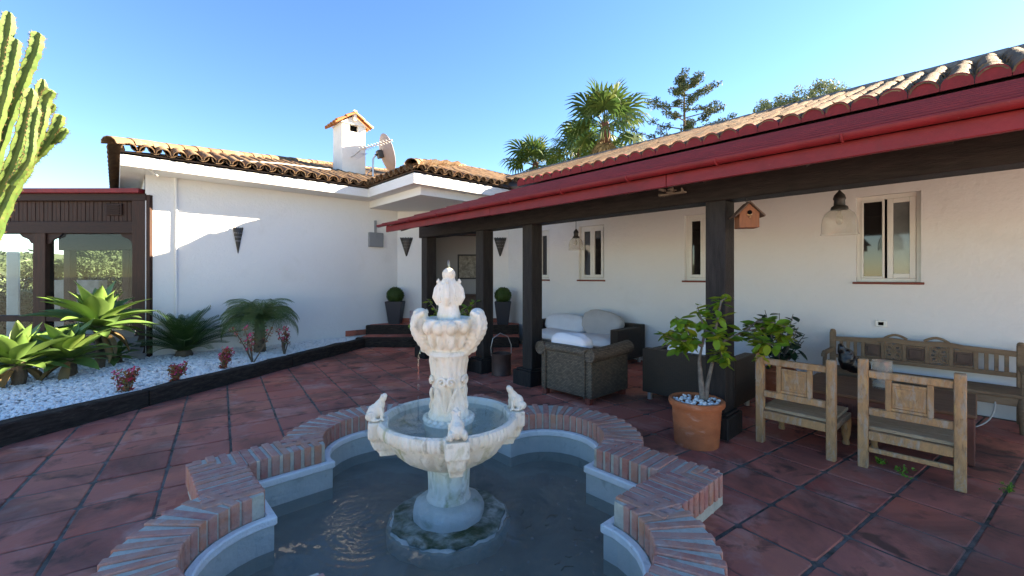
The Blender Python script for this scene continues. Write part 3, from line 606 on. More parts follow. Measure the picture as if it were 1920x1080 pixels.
# entrance wing: hip roof, front plane
zl=lambda x,y:3.43+.30*(y-8.87); zp=lambda x,y:3.45+.35*min(x-3.99,y-6.95)
rl=roof_plane('roof',(.05,8.87,3.43),(1,0),(0,1),.30,44,26,lambda x,y,z:(y-8.87)<(x-.05)+.05 and (zp(x,y)<z+.05 or x<3.99) and y<8.87+9 and not (4.2<x<4.98 and 10.95<y<11.75),[(.05,8.87,3.42),(9.2,8.87,3.42),(9.2,18,6.16),(9.18,18,6.16)])
d=MB(); d.slab([Vector(p) for p in ((.05,8.87,3.42),(9.18,18,6.16),(.05,18,3.42))],.05); ob('roof_deck',d,'roof_deck',rl)
caps((.0,8.84,3.44),(9.0,17.84,6.13),rl)
cp=MB()
for i in range(24): cp.add([T(.0,8.95+i*.36,3.46)@RZ(-math.pi/2*0)@Vector((v[0]*.9,v[1],v[2])) for v in barrel(.12,.1,.42).v],COV.f)
ob('verge_tile_row',cp,'clay',rl,smooth=50)
# porch canopy: hip corner
rp=roof_plane('roof',(3.99,6.95,3.45),(1,0),(0,1),.35,26,13,lambda x,y,z:(y-6.95)<(x-3.99)+.05 and (zl(x,y)<z+.05 or y<8.8) and (x<6.2 or 3.12+.38*(x-5.33)<z+.03),[(3.99,6.95,3.44),(11,6.95,3.44),(11,11.3,4.96),(8.34,11.3,4.96)])
rq=roof_plane('roof',(3.99,9.6,3.45),(0,-1),(1,0),.35,13,13,lambda x,y,z:(x-3.99)<(y-6.95)+.05 and zl(x,y)<z+.05,[(3.99,6.95,3.44),(8.34,11.3,4.96),(8.34,13,4.96),(3.99,13,3.44)])
caps((3.94,6.9,3.46),(8.2,11.16,4.93),rp); caps((8.34,11.3,4.95),(13,11.3,4.95),rp)
# long wing roof above the veranda
cutv=lambda x:5.52+(x-5.33)*1.4
rr_=roof_plane('roof',(5.33,5.55,3.12),(0,-1),(1,0),.38,42,9,lambda x,y,z:y<cutv(x) and y>-2.6,[(5.33,5.5,3.09),(5.33,-3.3,3.09),(8.25,-3.3,4.2),(8.25,9.6,4.2)])
d=MB(); d.slab([Vector(p) for p in ((8.25,-3.3,4.2),(12,-3.3,2.8),(12,9.6,2.8),(8.25,9.6,4.2))],.05); ob('roof_deck',d,'roof_deck',rr_)
for i in range(36):
    pass
covers2=[]
ext=[]
for i in range(1,20):      # columns that continue up the valley side
    for j in range(9):
        y=5.55+(i-.5)*PSTEP; x=5.33+j*EXP*.93; z=3.12+.38*(x-5.33)
        if y<cutv(x)-.1 and zp(x,y)<z+.06:
            ax=Vector((0,-1,0)); sl_=Vector((1,0,.38)).normalized(); nz=Vector((-.38,0,1)).normalized()
            Rm=Matrix(((0,sl_.x,nz.x,0),(-1,0,0,0),(0,sl_.z,nz.z,0),(0,0,0,1)))
            covers.append((proj((x,y,z))[2],T(x,y,z+.035)@Rm@Matrix.Rotation(.035,4,'X'),rr_))
rb=MB()      # mortared ridge of the long wing
for i in range(30): 
    y=-3.2+i*.42; rb.add([T(8.22,y,4.19)@Matrix.Diagonal((1,1,1.0,1))@Matrix.Rotation(.03,4,'X')@Vector((v[0]*1.5,v[1]*1.05,v[2]*1.3)) for v in barrel(.14,.125,.43).v],COV.f)
rb.box((8.0,-3.3,4.02),(8.44,9.4,4.24)); ob('ridge_mortar',rb,'mortar_dark',rr_,smooth=50)
dm=MB(); dm.lathe([(0,0),(.088,0),(.088,.012),(0,.012)],20); DISC=None
for i in range(42):         # red painted mortar plugs in the eave tile mouths
    y=5.55-(i+.5)*PSTEP
    if y<-2.5: continue
    k=MB(); k.add([(x*1.02,0,max(-.03,z*.93)) for x,z in [(.098*math.cos(a),.098*math.sin(a)) for a in [math.pi*q/10 for q in range(11)]]]+[(.1,0,-.03),(-.1,0,-.03)],[tuple([12]+list(range(10,-1,-1))+[11])][:1])
    k.v+= [(x,.05,z) for x,y_,z in k.v]; k.f+=[tuple(range(25,12,-1))]+[(a,(a+1)%13,13+(a+1)%13,13+a) for a in range(13)]; k.m=[0]*len(k.f)
    o=ob('tile_plug',k,'red_disc',rr_); o.matrix_local=T(5.33-.085,y,3.12+.01)@Matrix.Rotation(-math.pi/2,4,'Z')@Matrix.Rotation(.2,4,'X')
covers.sort(key=lambda t:t[0]); fld={}
for i,(w,M,part) in enumerate(covers):
    if i<300 and w<90: link('roof_tile',COVM,part,M)
    else: fld.setdefault(part,MB()).add([M@Vector(v) for v in COV.v],COV.f)
for part,mb in fld.items(): ob('roof_tile_field',mb,'clay',part,smooth=50,kind='stuff')
# chimney
CM=T(4.27,11.06,0); ch=link('chimney',None,HO,HM@CM)
m=MB(); m.box((0,0,3.6),(.62,.62,5.28)); m.box((0,0,5.28),(.08,.62,5.46)); m.box((.54,0,5.28),(.62,.62,5.46)); m.box((.08,.0,5.28),(.2,.08,5.46)); m.box((.42,0,5.28),(.54,.08,5.46)); m.box((.08,.54,5.28),(.54,.62,5.46)); ob('stack',m,'plaster_dull',ch)
m=MB(); m.box((.09,.09,5.285),(.53,.53,5.455)); ob('flue_black',m,'black_fill',ch)  # solid black block, shade inside the flue put into its colour
m=MB(); m.add([(-.04,-.03,5.46),(.66,-.03,5.46),(.66,.65,5.46),(-.04,.65,5.46),(.31,-.03,5.68),(.31,.65,5.68)],[(0,1,4),(3,5,2),(0,4,5,3),(1,2,5,4),(0,3,2,1)]); ob('gable',m,'plaster_dull',ch)
cm_=barrel(.085,.07,.32).mesh('chimney_tile','clay_orange',smooth=50)
for s in (-1,1):
    for i in range(5):
        for j in range(2):
            a=math.atan2(.22,.35); sx=-s
            M=T(.31+s*(.46-j*.24),-.06+i*.185,5.43+j*.16)@Matrix.Rotation(s*math.pi/2,4,'Z')@Matrix.Rotation(a,4,'X'); link('chimney_tile',cm_,ch,M)
m=MB(); m.tube([(.31,-.1,5.75),(.31,.72,5.75)],.06,10); m.box((.27,-.09,5.55),(.35,-.03,5.82)); ob('ridge_cap',m,'plaster_dull',ch,smooth=50)
# satellite dish and aerial
DP=Vector((5.15,10.62,4.72)); DI=empty('satellite_dish',(DP.x,DP.y,zl(0,DP.y)),'large pale satellite dish on the tiled roof beside the chimney','satellite dish')
DM=T(0,0,DP.z-DI.location.z); fwd=Vector((*C(.8,.55),.3)).normalized(); qd=fwd.to_track_quat('Z','Y').to_matrix().to_4x4()
m=MB(); m.lathe([(0,0),(.2,.02),(.38,.075),(.5,.13),(.545,.155),(.55,.16),(.545,.168),(.38,.09),(.2,.034),(0,.014)],40,close=False); ob('reflector',m,'dish',DI,smooth=40,M=DM@qd@Matrix.Diagonal((.86,.92,.9,1)))
m=MB(); m.box((-.09,-.1,-.13),(.09,.1,.0)); m.tube([(0,0,-.1),(0,-.0,-.2)],.03,8); ob('bracket',m,'black_metal',DI,bevel=.01,M=DM@qd)
m=MB(); e=Vector((0,0,DM[2][3]))+(qd@Vector((0,0,-.18))); m.tube([e,e+Vector((-.06,.02,-.12)),e+Vector((-.06,.02,-.9))],.024,8); m.tube([e+Vector((-.06,.02,-.3)),e+Vector((.25,.25,-.75))],.012,6); m.tube([e+Vector((-.06,.02,-.3)),e+Vector((-.3,.2,-.75))],.012,6); ob('mast',m,'steel',DI,smooth=50)
m=MB(); f0=qd@Vector((0,-.5,.1)); f1=qd@Vector((0,-.35,.55)); z_=Vector((0,0,DM[2][3])); m.tube([z_+f0,z_+f1],.012,6); m.ell(z_+f1,(.04,.04,.06)); ob('feed_arm',m,'steel',DI,smooth=50)
a0=Q(676,281,10.9); AE=empty('television_aerial',(a0.x,a0.y,a0.z-.9),'thin metal television aerial fixed to the chimney','aerial'); m=MB()
b0,b1=Q(676,281,10.9),Q(735,262,10.7); l0=Vector(AE.location)
m.tube([b0-l0,b1-l0],.012,6); m.tube([Q(676,281,10.9)-l0,Q(664,292,11.1)-l0,Q(643,300,11.4)-l0],.014,6); dirn=(b1-b0).normalized(); cr=dirn.cross(Vector((0,0,1))).normalized()
for i in range(11):
    p=b0.lerp(b1,.06+.09*i)-l0; w=.16-.006*i; m.tube([p-cr*w,p+cr*w],.005,5)
for s in (-1,1):
    for k in range(5): p=b0-l0; m.tube([p+Vector((0,0,s*.05))-cr*.2+dirn*.02*k,p+Vector((0,0,s*(.1+.05*k)))+cr*.2],.004,4)
ob('boom',m,'steel',AE)
# cables along the eave, conduit, meter box
m=MB(); m.tube([Q(276,300,6.9),Q(282,292,6.9),Q(300,292,7.0),Q(420,300,7.7),Q(520,306,8.4),Q(620,318,9.3)],.012,6); m.tube([Q(274,296,6.9),Q(280,318,6.85),Q(296,330,6.9)],.01,6); tag(ob('roof_cable',m,'cable',smooth=60),'pale cable draped over the eave tiles','cable')
m=MB(); c0=P(308,560,0.); m.tube([(.76,9.385,3.2),(.77,9.385,2.6),(.765,9.385,1.8),(.77,9.385,.9),(.765,9.385,.2)],.022,8); tag(ob('conduit',m,'plaster',smooth=60),'white painted conduit running down the plain wall','conduit')
m=MB(); m.box((4.22,9.33,2.17),(4.56,9.398,2.5)); m.box((4.36,9.34,2.5),(4.4,9.398,2.78)); m.tube([(4.38,9.325,2.62),(4.38,9.32,2.4),(4.42,9.32,2.36)],.012,6); tag(ob('meter_box',m,'grey_box',bevel=.006),'grey metal electrical box on the long white wall','electrical box')
# ---------------------------------------------------------------- entrance steps
ST=empty('entrance_steps',(4.6,7.6,0),'two tiled steps with dark timber risers before the entrance','steps'); SI=inv(ST)
def YX(X,Y): return C(X,Y)
def stepblock(X0,X1,Y0,Y1,z0,z1,mt,nm,bev=.0):
    m=MB(); m.prism([YX(X0,Y0),YX(X1,Y0),YX(X1,Y1),YX(X0,Y1)],z0,z1); return ob(nm,m.xf(SI),mt,ST,bevel=bev)
stepblock(-3.25,.15,9.16,10.6,-.02,.185,'mortar_dark','step_core'); stepblock(-3.25,.15,9.74,10.6,.185,.385,'mortar_dark','step_core')
for k,(a,b) in enumerate(((-3.3,-1.6),(-1.59,.15))): stepblock(a,b,9.04,9.16,0.,.205,'sleeper','riser',.012); stepblock(a+.02,b,9.62,9.74,.19,.4,'sleeper','riser',.012)
for i in range(10):
    a=-3.23+i*.34; 
    stepblock(a,a+.33,9.165,9.615,.185,.203,'tile','step_tile',.004); stepblock(a,a+.33,9.745,10.22,.385,.402,'tile','step_tile',.004)
# ---------------------------------------------------------------- veranda
VE=empty('veranda',(4.28,1.7,0),'dark timber veranda with red painted eave along the white house wall','veranda'); VI=inv(VE)
for y in (1.59,4.13,5.19,6.83):
    po=MB(); po.box((4.18,y,.22),(4.39,y+.19,2.215)); pp=ob('post',po.xf(VI),'dark_wood_v',VE,bevel=.008)
    pl=MB(); pl.box((4.1,y-.05,-.01),(4.46,y+.3,.2)); pl.box((4.13,y-.03,.2),(4.43,y+.26,.225)); ob('plinth',pl.xf(VI),'dark_wood_v',pp,bevel=.008)
m=MB(); m.box((4.16,-3.0,2.212),(4.41,7.08,2.52)); ob('beam',m.xf(VI),'dark_wood',VE,bevel=.01)
zr=lambda x:2.42+.355*(x-3.5)
m=MB(); m.slab([Vector((x,y,zr(x)-.05)) for x,y in ((3.61,-3.),(6.9,-3.),(6.9,4.1),(3.61,7.1))],.03); ob('ceiling_boards',m.xf(VI),'dark_wood',VE)
for i in range(14):
    y=-2.9+i*.75; 
    if y>6.9: continue
    x1=min(6.88,(7.7-.735*y)/.678-.05) if y>4 else 6.88
    m=MB(); m.add([(3.72,y,zr(3.72)-.2),(x1,y,zr(x1)-.2),(x1,y,zr(x1)-.085),(3.72,y,zr(3.72)-.085),(3.72,y+.1,zr(3.72)-.2),(x1,y+.1,zr(x1)-.2),(x1,y+.1,zr(x1)-.085),(3.72,y+.1,zr(3.72)-.085)],[(0,1,2,3),(7,6,5,4),(0,4,5,1),(1,5,6,2),(2,6,7,3),(3,7,4,0)]); ob('rafter',m.xf(VI),'dark_wood',VE)
yend=lambda x:(7.72-.6782*x)/.7349
fy0=-3.
while fy0<yend(3.58)-.05:
    fy1=min(fy0+2.43,yend(3.58)); m=MB(); w_=rng.uniform(-.003,.003); m.box((3.56+w_,fy0,2.29+w_),(3.6+w_,fy1-.005,2.395)); ob('fascia_board',m.xf(VI),'red_paint',VE,bevel=.004); fy0=fy1
for k in range(13):
    yb=-2.6+k*.8; m=MB(); m.tube([(3.5+.044*math.cos(a),yb,2.425+.044*math.sin(a)) for a in [math.pi+math.pi*q/8 for q in range(9)]],.008,6); m.box((3.54,yb-.012,2.4),(3.57,yb+.012,2.43)); ob('gutter_bracket',m.xf(VI),'red_disc',VE)
pts=[(3.5+.04*math.cos(a),2.425+.04*math.sin(a)) for a in [math.pi+math.pi*k/8 for k in range(9)]]+[(3.5+.033*math.cos(a),2.425+.033*math.sin(a)) for a in [2*math.pi-math.pi*k/8 for k in range(9)]]
m=MB(); n=len(pts); m.add([(x,-3.,z) for x,z in pts]+[(x,yend(3.45)+.05,z) for x,z in pts],[tuple(range(n)),tuple(range(2*n-1,n-1,-1))]+[(i,(i+1)%n,n+(i+1)%n,n+i) for i in range(n)]); ob('gutter',m.xf(VI),'red_paint',VE,smooth=50)
NR=9; dx=(5.4-3.5)/NR
for i in range(NR):
    x0=3.5+i*dx-.02; x1=3.5+(i+1)*dx+.02; m=MB(); za,zb=zr(x0)+.03,zr(x1)+.002
    yy=yend((x0+x1)/2)+.02
    m.add([(x0,-3.,za-.018),(x1,-3.,zb-.018),(x1,-3.,zb),(x0,-3.,za),(x0,yy,za-.018),(x1,yy-.1,zb-.018),(x1,yy-.1,zb),(x0,yy,za)],[(0,1,2,3),(7,6,5,4),(0,4,5,1),(1,5,6,2),(2,6,7,3),(3,7,4,0)]); ob('roof_course',m.xf(VI),'red_paint',VE,bevel=.003)
# ---------------------------------------------------------------- conservatory, timber and glass
CX=lambda X,k=0.:C(X,7.22-k)
CO=empty('conservatory',(*CX(-7.2),0),'dark brown timber and glass conservatory beside the white wall','conservatory',rz=YAW); 
def cbox(nm,a,b,mt,bev=.006,par=CO): m=MB(); m.box(a,b); return ob(nm,m,mt,par,bevel=bev)
# local: x along wall (0 = X -7.2), y depth away, z up
X0,X1=-3.6,1.16
cbox('corner_post',(.86,-.06,.0),(1.16,.14,2.86),'brown_wood'); cbox('corner_post',(-3.6,-.05,0),(-3.4,.14,2.86),'brown_wood')
cbox('mullion',(-.83,-.03,.0),(-.62,.12,2.25),'brown_wood'); cbox('mullion',(-2.4,-.03,.0),(-2.2,.12,2.25),'brown_wood')
cbox('lintel',(-3.4,-.04,2.22),(.86,.12,2.42),'brown_wood_h'); cbox('top_beam',(-3.6,-.07,2.76),(1.1,.12,2.88),'brown_wood_h')
i=0; x=-3.4
while x<.85: cbox('board',(x,-.005+.004*(i%2),2.42),(x+.066,.05,2.76),'brown_wood',.004); x+=.07; i+=1
cbox('roof_edge',(-3.7,-.14,2.88),(1.04,.2,2.955),'red_paint')
cbox('rail',(-3.4,-.02,.74),(.86,.1,.84),'brown_wood_h'); cbox('bottom_rail',(-3.4,-.03,.1),(.86,.1,.3),'brown_wood_h')
v=cbox('air_vent',(.38,-.03,2.52),(.66,-.008,2.72),'brown_wood_h')
for k in range(6): cbox('vent_slat',(.41,-.045,2.545+k*.027),(.63,-.03,2.557+k*.027),'brown_wood_h',.002,v)
for a,b in ((-.62,.86),(-2.2,-.83),(-3.4,-2.4)):
    cbox('pane',(a,.04,.84),(b,.048,2.22),'window_glass',0); cbox('pane',(a,.04,.3),(b,.048,.74),'window_glass',0)
    for s in (0,1):
        k=MB(); xx=a if s==0 else b; d=1 if s==0 else -1; k.prism([(xx,2.22),(xx+d*.26,2.22),(xx+d*.2,2.16),(xx+d*.1,2.12),(xx+d*.06,2.06),(xx,2.04)][::1],-.0,.035); k.xf(Matrix.Rotation(math.pi/2,4,'X')@T(0,0,-.035)); ob('brace',k,'brown_wood_h',CO)
# the room behind: roof, far posts and far beam, floor
cbox('ceiling',(-3.6,.13,2.78),(1.0,3.2,2.86),'brown_wood_h',0); cbox('far_beam',(-3.6,3.0,2.12),(1.0,3.2,2.78),'brown_wood_h'); cbox('far_rail',(-3.6,3.04,.7),(1.0,3.16,.82),'brown_wood_h')
for x in (-3.5,-2.1,-.95,.9): cbox('far_post',(x,3.02,.1),(x+.16,3.18,2.2),'brown_wood')
cbox('floor',(-3.6,.12,.02),(1.,3.2,.1),'tile',0)
# ---------------------------------------------------------------- gravel bed, kerb timbers
poly=[]; g=MB()
bed=[(-3.6,K0.y+.08+(-3.6-K0.x)*KD.y/KD.x),(3.98,K0.y+.08+(3.98-K0.x)*KD.y/KD.x),(3.95,9.4),(.36,9.4),(-3.6,13)]
g.prism(bed,-.06,.135); tag(ob('gravel_bed',g,'gravel_base'),kind='structure')
ico=bmesh.new(); bmesh.ops.create_icosphere(ico,subdivisions=1,radius=1); iv=np.array([v.co[:] for v in ico.verts]); if_=np.array([[v.index for v in f.verts] for f in ico.faces]); ico.free()
pts=[]; n_try=0
while len(pts)<15000 and n_try<200000:
    n_try+=1; x=rng.uniform(-2.2,3.95); y=rng.uniform(5.0,9.4); k=kerb_side(x,y)
    if k<.1 or YF(x,y)>7.25 and x<.36: continue
    q=proj((x,y,.15)); 
    if not q or q[0]<-80: continue
    pts.append((x,y))
pts=np.array(pts); k=len(pts); sc=(.011+.02*nr.rand(k,1)**1.6)*np.array([[1,.8,.6]])*nr.uniform(.8,1.2,(k,3)); ang=nr.rand(k)*6.28
v=iv[None]*sc[:,None,:]; c_,s_=np.cos(ang)[:,None],np.sin(ang)[:,None]; vx=v[:,:,0]*c_-v[:,:,1]*s_; vy=v[:,:,0]*s_+v[:,:,1]*c_
V=np.stack([vx+pts[:,0:1],vy+pts[:,1:2],v[:,:,2]+.142+nr.rand(k,1)*.016],-1).reshape(-1,3); F=(if_[None]+(np.arange(k)*len(iv))[:,None,None]).reshape(-1,3)
me=bpy.data.meshes.new('gravel'); me.from_pydata(V.tolist(),[],F.tolist()); me.polygons.foreach_set('use_smooth',[True]*len(me.polygons)); me.materials.append(MT['pebble'])
tag(link('gravel',me),kind='stuff',label='white pebbles filling the planting bed',cat='gravel')
for i,(a,b,lb) in enumerate(((-3.6,-.002,'dark timber sleeper edging the agave end of the gravel bed'),(.012,2.2,'dark timber sleeper edging the middle of the gravel bed below the cycad'),(2.212,4.36,'dark timber sleeper edging the gravel bed up to the entrance steps'))):
    m=MB(); nseg=7; L=b-a
    for sgm in range(1): 
        vs=[]; 
        for s in range(nseg+1):
            t=a+L*s/nseg; w=rng.uniform(-.006,.006); top=.195+rng.uniform(-.008,.008)
            p=K0+KD*t
            for dn,z in ((-.0+w,-.0),(-.0+w,top-.012),(.015+w,top),(.13,top+rng.uniform(-.006,.006)),(.14,-.0)): vs.append((p.x+KN.x*dn,p.y+KN.y*dn,z))
        fs=[(s*5+q,s*5+(q+1)%5,(s+1)*5+(q+1)%5,(s+1)*5+q) for s in range(nseg) for q in range(5)]+[(4,3,2,1,0),tuple(nseg*5+q for q in range(5))]; m.add(vs,fs)
    tag(ob('kerb_timber',m,'sleeper'),lb,'sleeper','timbers edging the gravel bed')
# ---------------------------------------------------------------- plants of the bed
def blade(L,w,up,curl,n=9,fold=.25,edge=True):
    """succulent leaf along +x starting at angle up, bending by curl"""
    m=MB(); a=up; p=Vector((0,0,0)); rows=[]
    for i in range(n+1):
        s=i/n; ww=w*(.42+1.0*math.sin(min(1,s*1.25)*math.pi*.62))*(1-max(0,(s-.45)/.55)**1.7)*.68+.001
        nz=Vector((-math.sin(a),0,math.cos(a))); th=.018*(1-s)+.003
        rows.append([p+Vector((0,-ww,0))+nz*ww*fold,p+Vector((0,-ww*.5,0))+nz*ww*fold*.3,p-nz*.0,p+Vector((0,ww*.5,0))+nz*ww*fold*.3,p+Vector((0,ww,0))+nz*ww*fold,p+Vector((0,ww*.5,0))-nz*(th-ww*fold*.2),p-nz*th*1.3,p+Vector((0,-ww*.5,0))-nz*(th-ww*fold*.2)])
        p=p+Vector((math.cos(a),0,math.sin(a)))*(L/n); a+=curl/n
    vs=[q for r_ in rows for q in r_]; fs=[]; mi=[]
    for i in range(n):
        for j in range(8): fs.append((i*8+j,i*8+(j+1)%8,(i+1)*8+(j+1)%8,(i+1)*8+j))
    m.add(vs,fs); return m
AG=[blade(1,.165,R(76),-.45),blade(1,.18,R(54),-.7),blade(1,.175,R(30),-.7),blade(1,.165,R(10),-.6)]
AGM=[b.mesh('leaf','agave_leaf',smooth=60) for b in AG]; AGD=blade(1,.12,R(-18),-.9,fold=.6).mesh('dry_leaf','dead_leaf',smooth=60)
def agave(loc,size,n,label,stem=.0,seed=0,lean=0):
    r=random.Random(seed); root=empty('agave',loc,label,'agave','agaves in the gravel bed')
    if stem: 
        m=MB(); m.tube([(0,0,-.03),(.03,.02,stem*.5),(0,0,stem+.05)],[.07,.06,.075],10); ob('stem',m,'bark',root,smooth=60)
    for i in range(n):
        s=i/n; k=min(3,int(s*4.0)); a=i*2.39996+r.uniform(-.2,.2); sc=size*(.72+.35*math.sin(s*3.0))*r.uniform(.9,1.1)
        link('leaf',AGM[k],root,T(0,0,stem+.03-.06*s*size)@RZ(a)@Matrix.Rotation(r.uniform(-.12,.12),4,'Y')@Matrix.Rotation(r.uniform(-.2,.2),4,'X')@Matrix.Diagonal((sc,sc*r.uniform(.9,1.15),sc,1)))
    for i in range(5): sc=size*r.uniform(.6,.85); link('dry_leaf',AGD,root,T(0,0,stem-.02)@RZ(r.uniform(0,6.28))@Matrix.Rotation(r.uniform(.0,.5),4,'Y')@Matrix.Diagonal((sc,sc,sc,1)))
    return root
p=P(185,690,.15); agave((p.x,p.y,.13),.74,42,'big green agave rosette raised on a bare stem beside the conservatory post',.62,1)
p=P(128,706,.15); agave((p.x,p.y,.13),.6,36,'bright green agave rosette low on the gravel in the sun',.24,2)
p=P(32,722,.15); agave((p.x,p.y,.13),.6,34,'yellow green agave rosette beneath the cactus',.26,3)
p=P(216,682,.15); agave((p.x,p.y,.13),.36,20,'small agave rosette at the foot of the raised agave',.1,4)
p=P(85,700,.15); p=P(75,690,.15); agave((p.x,p.y,.13),.5,24,'agave rosette squeezed between the two low agaves by the conservatory',.2,5)
# tree cactus
cb=P(-70,735,.15); CA=empty('tree_cactus',(cb.x,cb.y,.1),'tall branching candelabra cactus beside the conservatory','cactus'); l0=Vector(CA.location)
def arm(pts,r0,seed,tip=.6):
    r=random.Random(seed); P3=[Vector(p)-l0 for p in pts]; out=[]
    for i in range(len(P3)-1):
        for k in range(7):
            t=k/7; a,b,c,d=P3[max(0,i-1)],P3[i],P3[i+1],P3[min(len(P3)-1,i+2)]
            out.append(.5*((2*b)+(c-a)*t+(2*a-5*b+4*c-d)*t*t+(3*b-a-3*c+d)*t**3))
    out.append(P3[-1]); n=len(out); rad=[r0*(1+.13*math.sin(i*2.1+seed))*(.75+.25*min(1,i/6)) for i in range(n)]; rad[-1]*=.35; rad[-2]*=.8
    m=MB(); m.tube(out,rad,10,star=.52); sp=MB()
    for i in range(1,n-1):
        for j in range(0,10,2):
            q=Vector(m.v[i*10+j]); d=(q-out[i]).normalized(); ax=(out[i+1]-out[i]).normalized()
            for sg in (-1,1): sp.add([q-ax*.004,q+ax*.004,q+d*.017+ax*.012*sg],[(0,1,2)])
    return m,sp
YA=4.75
ARMS=[([(-60,480),(-34,330),(-8,170),(8,90),(16,22)],.085,0),([(-50,460),(-22,340),(12,230),(42,150),(64,95),(70,60)],.085,.1),([(-60,420),(-24,290),(4,190),(20,120),(29,72)],.075,-.15),([(-40,470),(-10,380),(22,310),(46,230),(58,165)],.085,-.05),([(-30,460),(4,380),(40,290),(66,220),(80,148)],.075,.12),([(-30,470),(6,385),(48,300),(74,240),(84,190),(97,168)],.07,-.12),([(-20,480),(10,390),(50,310),(84,275),(104,240),(112,214)],.075,.08),([(60,300),(76,262),(78,225),(102,195)],.055,.05),([(92,268),(108,260),(124,240)],.055,.1),([(-30,450),(0,372),(28,348),(48,325),(56,305)],.062,.25),([(-70,400),(-40,280),(-14,210),(2,190)],.07,.2),([(-60,500),(-30,420),(-12,380),(4,340),(14,300)],.07,.3),([(-70,430),(-45,260),(-30,130),(-14,60)],.085,.1),([(20,345),(52,300),(60,240),(68,200)],.06,-.2)]
for i,(pp,r_,dy) in enumerate(ARMS):
    am,sp=arm([Q(x,y,YA+dy*1.5) for x,y in pp],r_*.74,i); ao=ob('arm',am,'cactus',CA,smooth=25); ob('spines',sp,'cactus_rib',ao,kind='stuff')
m=MB(); m.tube([(0,0,0),Q(-66,560,YA)-l0,Q(-62,420,YA)-l0],[.16,.15,.13],10,star=.3); ob('trunk',m,'bark',CA,smooth=30)
# cycad and small date palm: feathered fronds
def feather(L,w,n,arch,droop,wid=.012,vee=.5,up0=R(55)):
    m=MB(); p=Vector((0,0,0)); a=up0; pts=[]
    for i in range(n+1):
        s=i/n; pts.append((p.copy(),a)); p=p+Vector((math.cos(a),0,math.sin(a)))*(L/n); a-=arch/n*(.5+s)
    m.tube([q[0] for q in pts],[.008*(1-.8*i/n)+.001 for i in range(n+1)],4)
    for i in range(2,n+1):
        s=i/n; ll=w*math.sin(min(1,(.12+s*.95))*math.pi*.92)**.6+.02; q,a=pts[i]; f=Vector((math.cos(a),0,math.sin(a))); nz=Vector((-math.sin(a),0,math.cos(a)))
        for sd_ in (-1,1):
            d=(Vector((0,sd_,0))*.86+f*.5+nz*vee*.5).normalized(); mid=q+d*ll*.55; tip=q+d*ll+Vector((0,0,-droop*ll)); 
            m.add([q-f*wid*.5,mid-f*wid,tip,mid+f*wid,q+f*wid*.5],[(0,1,3,4),(1,2,3)])
    return m
def rosette(root,mesh,n,tilt0,tilt1,sc,seed,z=0.):
    r=random.Random(seed)
    for i in range(n):
        s=i/n; link('frond',mesh,root,T(0,0,z)@RZ(i*2.39996+r.uniform(-.15,.15))@Matrix.Rotation(tilt0+(tilt1-tilt0)*s+r.uniform(-.08,.08),4,'Y')@Matrix.Diagonal((sc*r.uniform(.85,1.1),)*3+(1,)))
cy=P(345,668,.15); CY=empty('cycad',(cy.x,cy.y,.12),'dark green cycad with stiff arching fronds on the white gravel','cycad')
rosette(CY,feather(.8,.15,34,.7,.0,.0075,.7).mesh('frond','cycad_leaf'),46,-.5,.62,1.,3,.1)
m=MB(); m.lathe([(.0,0),(.11,0),(.13,.06),(.1,.13),(0,.15)],12); ob('trunk',m,'bark',CY,smooth=50)
pp=P(487,655,.2); PA=empty('dwarf_palm',(pp.x,pp.y,.13),'small feathery palm on a short trunk against the white wall','palm')
rosette(PA,feather(.72,.22,40,2.1,.45,.0045,.2).mesh('frond','palm_leaf'),52,-.5,.5,1.,5,.55)
m=MB(); m.tube([(0,0,-.02),(0,0,.3),(0,0,.6)],[.1,.085,.07],10)
for i in range(40): a=i*2.4; m.ell((.09*math.cos(a),.09*math.sin(a),.03+i*.013),(.022,.022,.016),n=6,k=4)
ob('trunk',m,'bark',PA,smooth=50)
# crown-of-thorns shrubs
def thorn(px,py,h,seed,label,stems):
    p=P(px,py,.15); root=empty('thorn_shrub',(p.x,p.y,.13),label,'flowering shrub','crown of thorns shrubs in the gravel bed'); r=random.Random(seed); m=MB(); tips=[]
    for i in range(stems):
        a=r.uniform(0,6.28); t=r.uniform(.1,.55); hh=h*r.uniform(.5,1.); e=Vector((math.cos(a)*hh*t,math.sin(a)*hh*t,hh)); md=e*.5+Vector((r.uniform(-.03,.03),r.uniform(-.03,.03),0)); m.tube([(0,0,0),md,e],[.011,.009,.007],5); tips+=[e]+[e.lerp(md,q) for q in (.3,.7)]
        if h<.4: tips.append(md*.5)
    ob('stems',m,'bark',root); cloud('foliage','thorn_leaf',tips,16 if h<.45 else 12,.055,.02,root,seed=seed)
    fl=MB()
    for e in tips[::2]+tips[:3]:
        for k in range(2):
            c=e+Vector((r.uniform(-.04,.04),r.uniform(-.04,.04),r.uniform(.0,.05))); n=Vector((r.uniform(-.6,.6)-.4,r.uniform(-.6,.6)-.4,1)).normalized(); a=n.orthogonal().normalized(); b=n.cross(a)
            for s in (-1,1): fl.add([c,c+a*s*.01+b*.017,c+a*s*.028+n*.004,c+a*s*.01-b*.017],[(0,1,2,3)])
    ob('flowers',fl,'pink_flower',root,kind='stuff'); return root
thorn(237,735,.26,1,'red leaved thorn shrub near the timber joint beside the agaves',7); thorn(328,716,.28,2,'red leaved thorn shrub in front of the cycad',7); thorn(418,692,.3,3,'pink flowering thorn shrub beside the cycad fronds',8); thorn(474,680,.62,4,'tall bare stemmed thorn shrub with pink flowers before the dwarf palm',5); thorn(533,665,.5,5,'thorn shrub with long flowering stems between the dwarf palm and the steps',6)
m=MB(); bd=Q(228,655,6.9); 
